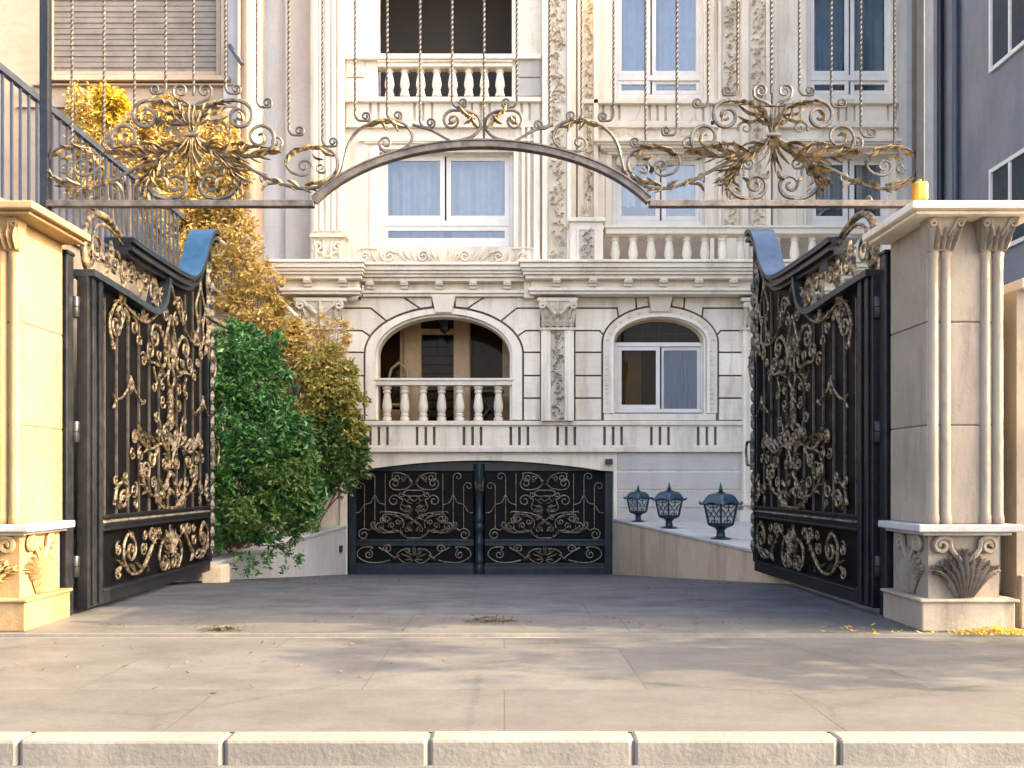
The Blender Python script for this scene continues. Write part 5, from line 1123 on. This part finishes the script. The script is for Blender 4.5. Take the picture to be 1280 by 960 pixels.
for s_ in (-1, 1):
    q = lambda x, y: (603.5+s_*x, y)
    def S(*a): return [q(x, y) for x, y in sp(*a, k=20)]
    def cu(p, r=th, tp=(1, .7)): b.curve(p, r, m, 0, 6, taper=tp, k=4)
    def lf(wd, *a):
        for (x0, y0, x1, y1, bend) in a:
            dx, dy = x1-x0, y1-y0; lv.leaf([q(x0, y0), q((x0+x1)/2-dy*bend, (y0+y1)/2+dx*bend), q(x1, y1)], wd, m, .01, .035, 4)
    cu([q(190, 236), q(177, 214), q(168, 180), q(152, 160), q(128, 150), q(104, 152), q(90, 164), q(90, 178), q(104, 188), q(120, 189)]+S(121, 179, 10, 2, 85, -1.35))
    cu([q(88, 156), q(66, 162), q(48, 172), q(36, 178)])
    cu([q(30, 176), q(12, 170), q(3, 158), q(6, 146), q(18, 139), q(36, 138)]+S(38, 151, 13, 2.5, -90, 1.4))
    cu([q(34, 133), q(26, 140), q(14, 142)], .012)
    lf(7, (150, 158, 122, 148, -.1), (134, 152, 108, 150, -.1), (116, 150, 96, 160, -.15), (128, 152, 120, 164, .1), (112, 152, 106, 166, .1), (10, 150, 26, 138, .1), (20, 144, 30, 132, .1), (12, 144, 24, 156, .1), (6, 160, 14, 146, .1), (34, 146, 44, 156, .2))
b.build('arch_scrollwork', M['iron'], gr, smooth=True); lv.build('acanthus_leaves', M['iron_gilt'], gr)

# ------------------------------------------------------------------ lanterns on the ramp wall
def lantern_parts(root):
    x, y, z = root.location; N = 6; rot = R(18)
    def ring(r, zz, n=N): return [(x+r*math.cos(2*math.pi*k/n+rot), y+r*math.sin(2*math.pi*k/n+rot), z+zz) for k in range(n)]
    b = MB(); b.lathe([(.17, z), (.17, z+.018), (.13, z+.03), (.085, z+.045), (.075, z+.06), (.065, z+.16), (.085, z+.18), (.09, z+.2)], x, y, 14); b.build('pedestal', M['teal'], root, smooth=True)
    b = MB(); b.lathe([(.09, z+.195), (.22, z+.25), (.235, z+.27), (.225, z+.285), (.05, z+.286)], x, y, N, rot); b.build('body_base', M['teal'], root, bevel=.004)
    A, B_ = ring(.225, .28), ring(.305, .66)
    b = MB()
    for k in range(N): b.tube([A[k], B_[k]], .018, 6)
    for k in range(N): b.tube([B_[k], B_[(k+1) % N]], .016, 6); b.tube([A[k], A[(k+1) % N]], .016, 6)
    b.build('cage', M['teal'], root)
    for k in range(N):
        a0, a1, c0, c1 = Vector(A[k]), Vector(A[(k+1) % N]), Vector(B_[k]), Vector(B_[(k+1) % N])
        mm = lambda u, v, c=0: tuple((a0.lerp(a1, u)).lerp(c0.lerp(c1, u), v))
        b = MB()
        for pth in ([(.5, 0), (.5, .32)], [(.5, .68), (.5, 1)], [(.5, .32), (.3, .5), (.5, .68), (.7, .5), (.5, .32)], [(.3, .5), (.12, .72), (.02, .6)], [(.7, .5), (.88, .72), (.98, .6)], [(.3, .5), (.2, .35), (.02, .4)], [(.7, .5), (.8, .35), (.98, .4)], [(.1, 1), (.3, .8), (.5, .85)], [(.9, 1), (.7, .8), (.5, .85)], [(.25, 0), (.28, .18), (.5, .2)], [(.75, 0), (.72, .18), (.5, .2)]):
            b.tube([mm(*p) for p in pth], .0085, 5)
        o = b.build('lattice', M['teal'], root)
        g = MB(); i0, i1 = .04, .96; g.add([tuple(Vector(mm(i0, i0)).lerp(Vector((x, y, z+.45)), .05)), tuple(Vector(mm(i1, i0)).lerp(Vector((x, y, z+.45)), .05)), tuple(Vector(mm(i1, i1)).lerp(Vector((x, y, z+.45)), .05)), tuple(Vector(mm(i0, i1)).lerp(Vector((x, y, z+.45)), .05))], [(0, 1, 2, 3)])
        g.build('lantern_glass', M['lantern_glass'], o)
    b = MB(); vs_ = []
    prof = [(.335, .65), (.325, .68), (.295, .73), (.255, .785), (.19, .825), (.09, .85)]
    n = 36
    for r, zz in prof:
        for j in range(n):
            a = 2*math.pi*j/n; f = abs(((j/(n/N)) % 1)-.5)*2   # 1 at the corners
            rr = r*(.90+.13*f**2) if zz < .8 else r
            vs_.append((x+rr*math.cos(a+rot), y+rr*math.sin(a+rot), z+zz+(.035*(1-f**2)-.02*f if zz < .67 else 0)))
    b.add(vs_, [(i*n+j, i*n+(j+1) % n, (i+1)*n+(j+1) % n, (i+1)*n+j) for i in range(len(prof)-1) for j in range(n)]+[tuple(range(n-1, -1, -1)), tuple(range((len(prof)-1)*n, len(prof)*n))])
    rf = b.build('roof', M['teal_roof'], root, smooth=True)
    b = MB()
    for k in range(N):
        a = 2*math.pi*k/N+rot; d = Vector((math.cos(a), math.sin(a), 0)); o = Vector((x, y, z))
        b.tube([o+d*.33+Vector((0, 0, .66)), o+d*.37+Vector((0, 0, .645)), o+d*.395+Vector((0, 0, .665)), o+d*.385+Vector((0, 0, .69))], .017, 6)
    b.build('roof_curls', M['teal'], rf)
    b = MB(); b.lathe([(.075, z+.845), (.08, z+.86), (.04, z+.875), (.03, z+.89), (.045, z+.91), (.03, z+.93), (.022, z+.96), (.006, z+1.04)], x, y, 12); b.build('finial', M['teal'], root, smooth=True)
M['lantern_glass'] = mat('frosted_lantern_glass', (.34, .37, .36), .35, 0, (.46, .48, .45), 5)
L0 = None
for y, s_, lab in ((16.5, .93, 'largest and nearest blue-black lantern on the ramp wall, beside the right gate leaf'), (19.0, .87, 'middle one of the blue-black lanterns on the ramp wall'), (20.9, .78, 'smallest blue-black lantern on the ramp wall, next to the garage gate')):
    loc = (wall_line(y)+.23, y, wall_top(y))
    if L0 is None:
        L0 = thing('pier_lantern', lab, 'lantern', loc, 0, 'lanterns along the ramp wall'); lantern_parts(L0); L0.scale = (s_*1.12, s_*1.12, s_)
    else:
        r = L0.copy(); C.objects.link(r); r.location = loc; r.scale = (s_*1.12, s_*1.12, s_); r['label'] = lab
        for ch in list(L0.children):
            c = ch.copy(); C.objects.link(c); c.parent = r
            for g in ch.children: d = g.copy(); C.objects.link(d); d.parent = c

# ------------------------------------------------------------------ small fixtures
r0 = thing('wall_floodlight', 'small black floodlight on the wall right of the garage arch', 'light', (fx(760), W0, fz(578)))
b = MB(); fbox(b, 757, 766, 573.5, 580.5, W0-.2, W0-.06); b.build('housing', M['plastic_black'], r0, bevel=.012)
b = MB(); fbox(b, 760, 763, 575, 579, W0-.06, W0); b.build('bracket', M['plastic_black'], r0)
r0 = thing('security_camera', 'white security camera under the left end of the stone cornice', 'camera', (fx(446), W0-.1, fz(376)))
b = MB(); b.tube([(fx(439), W0-.2, fz(376)), (fx(453), W0-.45, fz(377.5))], .055, 12); b.build('housing', M['white_frame'], r0, smooth=True)
b = MB(); b.tube([(fx(453), W0-.45, fz(377.5)), (fx(453.6), W0-.46, fz(377.6))], .045, 12); b.build('lens', M['plastic_black'], r0)
b = MB(); b.tube([(fx(443), W0-.27, fz(376)), (fx(443), W0-.27, fz(372.6))], .02, 6); b.build('bracket', M['white_frame'], r0)
# loggia furniture
x, y = fx(553), W0+.8
r0 = thing('hanging_lantern', 'dark lantern hanging under the loggia arch', 'lamp', (x, y, fz(379)))
b = MB(); b.tube([(x, y, fz(378)), (x, y, fz(392))], .015, 6); b.build('chain', M['black'], r0)
b = MB(); b.lathe([(.03, fz(392)), (.16, fz(395)), (.13, fz(397)), (.12, fz(406)), (.06, fz(409)), (.02, fz(411))], x, y, 8); b.build('lamp_shade', M['black'], r0)
x, y = fx(497, W0+1.05), W0+1.05; zf = fz(526.5)
r0 = thing('garden_chair', 'pale curved-back chair standing inside the arched loggia', 'chair', (x, y, zf))
b = MB()
b.tube([(x-.25, y+.2, zf), (x-.25, y+.2, zf+1.05), (x-.18, y+.24, zf+1.35), (x, y+.26, zf+1.5), (x+.18, y+.24, zf+1.35), (x+.25, y+.2, zf+1.05), (x+.25, y+.2, zf)], .03, 8); b.build('back_frame', M['yellow_cane'] if 'yellow_cane' in M else M['loggia'], r0)
b = MB(); b.box(x-.26, x+.26, y-.25, y+.22, zf+.42, zf+.47); b.build('seat', M['loggia'], r0, bevel=.01)
for dx in (-.22, .22):
    b = MB(); b.tube([(x+dx, y-.22, zf), (x+dx, y-.22, zf+.42)], .022, 8); b.build('leg', M['loggia'], r0)
x, y = fx(612, W0+.8), W0+.8
r0 = thing('plant_stand', 'dark wire plant stand behind the right loggia balusters', 'stand', (x, y, zf))
b = MB()
for s_ in (-1, 1): b.tube([(x-.3*s_, y, zf), (x+.3*s_, y+.05*s_, zf+.75)], .015, 6); b.tube([(x-.3*s_, y+.4, zf), (x+.3*s_, y+.4, zf+.75)], .015, 6)
b.build('crossed_legs', M['iron'], r0)
b = MB(); b.box(x-.35, x+.35, y-.05, y+.45, zf+.75, zf+.78); b.build('top', M['iron'], r0)
# keypad on the pale ramp wall next to the garage
r0 = thing('wall_box', 'small black switch box on the pale ramp wall next to the garage gate', 'box', (fx(429.5, 21.6), 21.6, fz(686, 21.6)))
b = MB(); y = 21.6; x = lwall_line(y); b.box(x-.01, x+.05, y-.08, y+.08, fz(690, y), fz(682, y)); b.build('housing', M['plastic_black'], r0, bevel=.008)

# ------------------------------------------------------------------ staircase at the left
SD = 20.9
xa, za = fx(262, SD), fz(288, SD); xb, zb = fx(373, SD), fz(398, SD)
st = thing('garden_staircase', 'outdoor stair with pale sloping handrail and thin bars left of the villa', 'staircase', (xb, SD, 0))
b = MB(); b.tube([(xa, SD, za), (xb, SD, zb)], .05, 8); b.tube([(xa, SD, za-1.15), (xb, SD, zb-1.15)], .03, 6); b.build('handrail', M['white_metal'], st)
n = 34
for i in range(n+1):
    t = i/n; x = xa+(xb-xa)*t; z = za+(zb-za)*t; b = MB(); b.box(x-.012, x+.012, SD-.012, SD+.012, z-1.2, z-.03); b.build('railing_bar', M['white_metal'], st)
b = MB(); b.box(xb-.05, xb+.05, SD-.05, SD+.05, zb-1.9, zb+.06); b.build('newel_post', M['white_metal'], st)
b = MB(); ns = 12
pts = [(xa-1.5, za-1.3), (xa, za-1.3)]
for i in range(ns):
    x = xa+(xb-xa)*(i+1)/ns; z = za-1.3+(zb-za)*(i+1)/ns; pts += [(pts[-1][0], z), (x, z)]
pts += [(xb+.2, pts[-1][1]), (xb+.2, -.8), (xa-1.5, -.8)]
b.prism(pts, SD+.0, SD+.75); b.build('flight', M['stone_pink'], st)

# blue-grey bar fence on the left boundary
FX = -5.65
fe = thing('bar_fence', 'dark blue-grey steel bar fence on top of the left boundary wall', 'fence', (FX, 12, 3.4))
for i in range(31):
    y = 10.6+i*.2; b = MB(); b.box(FX-.014, FX+.014, y, y+.03, 4.4, 6.0); b.build('fence_bar', M['steel_blue'], fe)
b = MB(); b.box(FX-.035, FX+.035, 10.5, 16.9, 5.98, 6.06); b.box(FX-.035, FX+.035, 10.5, 16.9, 4.45, 4.52); b.build('fence_rail', M['steel_blue'], fe)
b = MB(); b.box(FX-.2, FX+.15, 9.6, 20.5, -.2, 4.4)
r0 = thing('side_wall', 'stone boundary wall behind the left gate leaf', 'wall', (FX, 9.6, 0)); b.build('wall_face', M['pillar'], r0)
b = MB(); b.box(FX-.25, FX+.2, 9.6, 20.5, 4.4, 4.46); b.build('coping', M['pillar'], r0)

# ------------------------------------------------------------------ plants
def foliage_mesh(b, blobs, n, size, rnd, flat=.0, droop=.3, asp=.42):
    """many small folded leaves spread through lumpy blobs (x,y,z,rx,ry,rz,weight)"""
    tot = sum(q[6] for q in blobs)
    for q in blobs:
        k = int(n*q[6]/tot)
        # clumps inside the blob give the gaps and the tufts
        cl = []
        for _ in range(max(6, k//26)):
            while True:
                v = Vector((rnd.uniform(-1, 1), rnd.uniform(-1, 1), rnd.uniform(-1, 1)))
                if .25 < v.length < 1.0: break
            v = v.normalized()*(v.length**.45); cl.append(v)
        for _ in range(k):
            c = rnd.choice(cl); v = c+Vector((rnd.gauss(0, .12), rnd.gauss(0, .12), rnd.gauss(0, .12)))
            p = Vector((q[0]+v.x*q[3], q[1]+v.y*q[4], q[2]+v.z*q[5]))
            d = Vector((rnd.gauss(0, 1)+c.x*.7, rnd.gauss(0, 1)+c.y*.7, rnd.gauss(0, .7)-droop)).normalized()
            nrm = Vector((rnd.gauss(0, 1)+c.x*.5, rnd.gauss(0, 1)-.4, rnd.gauss(0, 1)+.6)); s_ = d.cross(nrm)
            if s_.length < 1e-4: continue
            s_.normalize(); up = s_.cross(d).normalized(); L_ = size*rnd.choice((.45, .7, .9, 1.1, 1.5))*rnd.uniform(.85, 1.15); w_ = L_*asp*.5
            b.add([p, p+d*L_*.5+s_*w_+up*L_*.1, p+d*L_-up*L_*.12, p+d*L_*.5-s_*w_+up*L_*.1, p+d*L_*.5], [(0, 1, 4), (1, 2, 4), (2, 3, 4), (3, 0, 4)])
def blob(px, py, D, rx, rz, ry=None, wt=None):
    k = D/F; rx_, rz_ = rx*k, rz*k; ry_ = ry or (rx_+rz_)/2
    return (fx(px, D), D, fz(py, D), rx_, ry_, rz_, wt or rx_*rz_)
def twigs(b, base, blobs, n, rnd, r=.015):
    for _ in range(n):
        q = rnd.choice(blobs); e = Vector((q[0]+rnd.uniform(-.8, .8)*q[3], q[1]+rnd.uniform(-.8, .8)*q[4], q[2]+rnd.uniform(-.8, .9)*q[5])); s_ = Vector(base)+Vector((rnd.uniform(-.3, .3), rnd.uniform(-.1, .2), 0))
        mid = s_.lerp(e, .5)+Vector((rnd.uniform(-.2, .2), rnd.uniform(-.15, .15), rnd.uniform(0, .3)))
        b.tube(cr([s_, mid, e], 5), r, 5, (1.4, .4))
def plant(name, label, cat, base, blobs, n, size, lm, nt_, seed, rr=.015, **kw):
    rnd = random.Random(seed); root = thing(name, label, cat, base)
    b = MB(); twigs(b, base, blobs, nt_, rnd, rr); b.build('stem', M['bark'], root)
    b = MB(); foliage_mesh(b, blobs, n, size, rnd, **kw); b.build('foliage', M[lm], root, flip=False)
    return root
G = 16.6
def satellites(blobs, n, rnd, k=.34):
    out = list(blobs)
    for q in blobs:
        for _ in range(n):
            a, e = rnd.uniform(0, 6.283), rnd.uniform(-.6, 1.2); r = rnd.uniform(.85, 1.28); f = k*rnd.uniform(.35, 1.1)
            out.append((q[0]+q[3]*r*math.cos(a)*math.cos(e), q[1]+q[4]*r*math.sin(a)*math.cos(e)*.8, q[2]+q[5]*r*math.sin(e), q[3]*f, q[4]*f, q[5]*f, q[6]*f*f*.9))
    return out
rs = random.Random(77)
plant('green_shrub', 'dense dark green shrub growing over the left ramp wall beside the gate', 'shrub', (-4.95, 17.0, .2),
      satellites([blob(284, 450, G+.4, 32, 46), blob(316, 475, G+.3, 32, 58), blob(282, 535, G, 38, 56), blob(335, 545, G, 40, 60), blob(364, 575, G, 28, 52), blob(300, 595, G-.1, 38, 30), blob(355, 615, G-.1, 38, 34), blob(272, 640, G-.3, 18, 32), blob(300, 422, G+.6, 22, 22), blob(384, 605, G+.2, 22, 32), blob(368, 640, G, 24, 22), blob(275, 668, G-.6, 14, 22, wt=.05), blob(300, 655, G-.4, 22, 22, wt=.06), blob(335, 655, G-.3, 24, 22, wt=.07)], 5, rs), 30000, .105, 'leaf_green', 60, 3)
gs = bpy.data.objects['green_shrub']; b = MB(); foliage_mesh(b, satellites([blob(350, 600, G-.5, 30, 34, .3), blob(372, 590, G-.3, 22, 36, .3), blob(330, 640, G-.6, 26, 22, .3), blob(376, 640, G-.2, 18, 22, .3), blob(300, 640, G-.7, 22, 20, .3)], 5, rs), 4200, .10, random.Random(14)); b.build('lower_foliage', M['leaf_mid'], gs, flip=False)
plant('trailing_plant', 'thin leafy shoots trailing down the pale ramp wall', 'plant', (fx(322, 16.9), 16.9, .25),
      [blob(322, 690, 16.2, 18, 26, .2), blob(352, 672, 16.9, 20, 18, .2), blob(366, 694, 17.1, 14, 24, .15), blob(305, 704, 15.8, 12, 18, .15), blob(385, 660, 18.2, 14, 10, .15)], 900, .075, 'leaf_green', 12, 5, .008)
O_ = 20.2
ol = plant('olive_shrub', 'shrub with golden top and green lower branches before the left corner pilaster', 'shrub', (-4.35, 20.7, .3),
      satellites([blob(412, 540, O_, 32, 34), blob(432, 548, O_, 24, 40), blob(398, 568, O_, 30, 46), blob(425, 585, O_-.1, 26, 32), blob(446, 572, O_, 13, 24), blob(405, 520, O_, 26, 26)], 5, rs), 11000, .11, 'leaf_mid', 26, 11)
b = MB(); foliage_mesh(b, satellites([blob(412, 500, O_-.1, 30, 30), blob(400, 465, O_+.1, 26, 30), blob(432, 505, O_-.1, 20, 28), blob(425, 470, O_+.1, 18, 24), blob(440, 535, O_-.2, 14, 22), blob(385, 520, O_-.2, 16, 26)], 5, rs), 8500, .10, random.Random(13)); b.build('upper_foliage', M['leaf_yellowgreen'], ol, flip=False)
plant('bare_golden_shrub', 'twiggy golden shrub with sparse dry leaves against the villa corner', 'shrub', (-4.45, 21.0, .4),
      [blob(395, 440, 20.7, 32, 36), blob(372, 470, 20.7, 24, 40), blob(415, 420, 20.8, 20, 30), blob(352, 440, 20.6, 20, 30)], 4200, .09, 'leaf_gold', 60, 12, .012)
plant('golden_climber', 'climber with sun-gold dry leaves spilling over the outdoor stair', 'climber', (fx(285, 21.4), 21.5, 1),
      [blob(222, 300, 21, 30, 34, .6), blob(262, 300, 21.2, 28, 46, .5), blob(290, 345, 20.9, 28, 36, .5), blob(318, 385, 20.8, 34, 34, .5), blob(285, 400, 20.9, 34, 36, .5), blob(345, 400, 20.7, 22, 26, .4), blob(250, 262, 21.3, 40, 22, .6), blob(282, 270, 21.5, 18, 26, .5), blob(335, 430, 20.7, 30, 24, .4), blob(200, 265, 20.6, 26, 26, .4), blob(240, 330, 20.6, 26, 40, .4), blob(305, 300, 20.6, 20, 26, .3), blob(330, 350, 20.6, 20, 22, .3), blob(360, 420, 20.5, 22, 26, .3)], 21000, .105, 'leaf_gold', 40, 21)
plant('golden_creeper', 'golden creeper on the neighbour wall behind the left scroll rosette', 'climber', (fx(235, 21.4), 21.5, 2),
      [blob(262, 195, 21.4, 44, 40, .4), blob(205, 220, 21.4, 40, 34, .4), blob(250, 240, 21.3, 50, 20, .4), blob(130, 165, 21.4, 34, 50, .4), blob(105, 130, 21.4, 20, 26, .4), blob(180, 180, 21.4, 30, 24, .3), blob(225, 255, 21.2, 40, 22, .4), blob(295, 235, 21.1, 16, 44, .3), blob(112, 180, 21.4, 22, 40, .3), blob(160, 215, 21.3, 30, 30, .3), blob(110, 235, 21.3, 26, 26, .3), blob(190, 150, 21.45, 22, 20, .2), blob(215, 130, 21.5, 20, 16, .15), blob(285, 180, 21.3, 12, 34, .2)], 20000, .10, 'leaf_gold', 50, 31)
plant('yellow_bush', 'bright yellow leafy branch high on the left behind the grille', 'plant', (fx(142, 18.2), 18.3, 4.4),
      [blob(138, 122, 18, 15, 13), blob(134, 140, 18, 12, 14), blob(150, 130, 18, 9, 10)], 2600, .10, 'leaf_yellow', 12, 41)
# fallen leaves and twigs
def scatter(name, label, cat, cx_, cy_, rx, ry, n, size, lm, seed, kind=None, zz=.006, hump=0.0):
    rnd = random.Random(seed); b = MB()
    for _ in range(n):
        a = rnd.uniform(0, 6.283); r = rnd.random()**.8; x, y = cx_+rx*r*math.cos(a), cy_+ry*r*math.sin(a); z = ramp_z(y)+zz+hump*(1-r)*rnd.random()
        t = rnd.uniform(0, 6.283); d = Vector((math.cos(t), math.sin(t), rnd.uniform(-.1, .3))).normalized(); s_ = Vector((-d.y, d.x, rnd.uniform(-.3, .3))); L_ = size*rnd.uniform(.5, 1.3); p = Vector((x, y, z))
        b.add([p, p+d*L_*.5+s_*L_*.25, p+d*L_+Vector((0, 0, .01)), p+d*L_*.5-s_*L_*.25], [(0, 1, 2), (0, 2, 3)])
    o = b.build(name, M[lm], flip=False)
    if kind: o['kind'] = kind
    else: tag(o, label, cat)
    return o
scatter('fallen_leaves', '', '', 4.45, 8.74, .42, .12, 420, .035, 'leaf_yellow', 51, 'stuff', .006, .07)
def twig_heap(label, cx_, cy_, L_, seed, n):
    rnd = random.Random(seed); root = thing('fallen_twig', label, 'twig', (cx_, cy_, 0)); b = MB()
    for _ in range(n):
        a = rnd.gauss(.3, .7)+(math.pi if rnd.random() < .5 else 0); p = Vector((cx_+rnd.gauss(0, L_*.35), cy_+rnd.gauss(0, L_*.22), .008)); l = L_*rnd.uniform(.15, .7)
        b.tube(cr([p, p+Vector((math.cos(a)*l*.5, math.sin(a)*l*.5, rnd.uniform(.0, .03))), p+Vector((math.cos(a+rnd.uniform(-.6, .6))*l, math.sin(a)*l, .006))], 4), rnd.uniform(.002, .005), 5)
    b.build('stem', M['twig_dark'], root)
    b = MB()
    for _ in range(130):
        p = Vector((cx_+rnd.gauss(0, L_*.4), cy_+rnd.gauss(0, L_*.2), rnd.uniform(.006, .03))); t = rnd.uniform(0, 6.283); d = Vector((math.cos(t), math.sin(t), rnd.uniform(-.1, .4))); s_ = Vector((-d.y, d.x, rnd.uniform(-.3, .3))); l = .05*rnd.uniform(.3, 1.3)
        b.add([p, p+d*l*.5+s_*l*.25, p+d*l, p+d*l*.5-s_*l*.25], [(0, 1, 2), (0, 2, 3)])
    b.build('foliage', M['dry'], root, flip=False)
twig_heap('heap of dry twigs and leaves lying in the middle of the driveway', -.12, 9.5, .38, 61, 14)
twig_heap('flat dark twig lying on the pavement edge left of the driveway', -2.65, 8.95, .26, 62, 8)

# street tree on the pavement to the right, out of the picture: its crown dapples the pillar and the pavement
rnd = random.Random(91); tr = thing('street_tree', 'leafy street tree on the pavement in front of the grey building', 'tree', (10.3, 7.4, 0))
b = MB(); b.tube(cr([(10.3, 7.4, 0), (10.35, 7.4, 1.4), (10.25, 7.45, 2.8), (10.4, 7.5, 4.4)], 6), .13, 10, (1.3, .5))
for _ in range(16):
    z = rnd.uniform(2.4, 4.2); a = rnd.uniform(0, 6.283); l = rnd.uniform(.8, 1.8)
    b.tube(cr([(10.3, 7.45, z), (10.3+l*.5*math.cos(a), 7.45+l*.4*math.sin(a), z+l*.45), (10.3+l*math.cos(a), 7.45+l*.8*math.sin(a), z+l*.7)], 5), .04, 6, (1.2, .3))
b.build('trunk', M['bark'], tr)
b = MB(); bl = []
for _ in range(20):
    a = rnd.uniform(0, 6.283); r = rnd.uniform(.3, 1.7); bl.append((10.3+r*math.cos(a), 7.5+r*.9*math.sin(a), rnd.uniform(3.0, 5.9), .6, .6, .45, 1))
foliage_mesh(b, bl, 5200, .17, rnd); b.build('crown', M['leaf_olive'], tr, flip=False)

# single leaves blown over the drive and pavement
for i, (cx_, cy_, rx, ry, n_, lm) in enumerate(((0, 9.3, 4.2, .5, 60, 'dry'), (-2, 7.2, 4.5, 1.4, 40, 'dry'), (2.6, 13, 1.2, 3, 26, 'dry'), (-2.6, 15.5, 1.6, 4, 60, 'dry'), (3.6, 8.9, .8, .3, 40, 'leaf_yellow'))):
    scatter('fallen_leaves', '', '', cx_, cy_, rx, ry, n_, .05, lm, 70+i, 'stuff', .008)
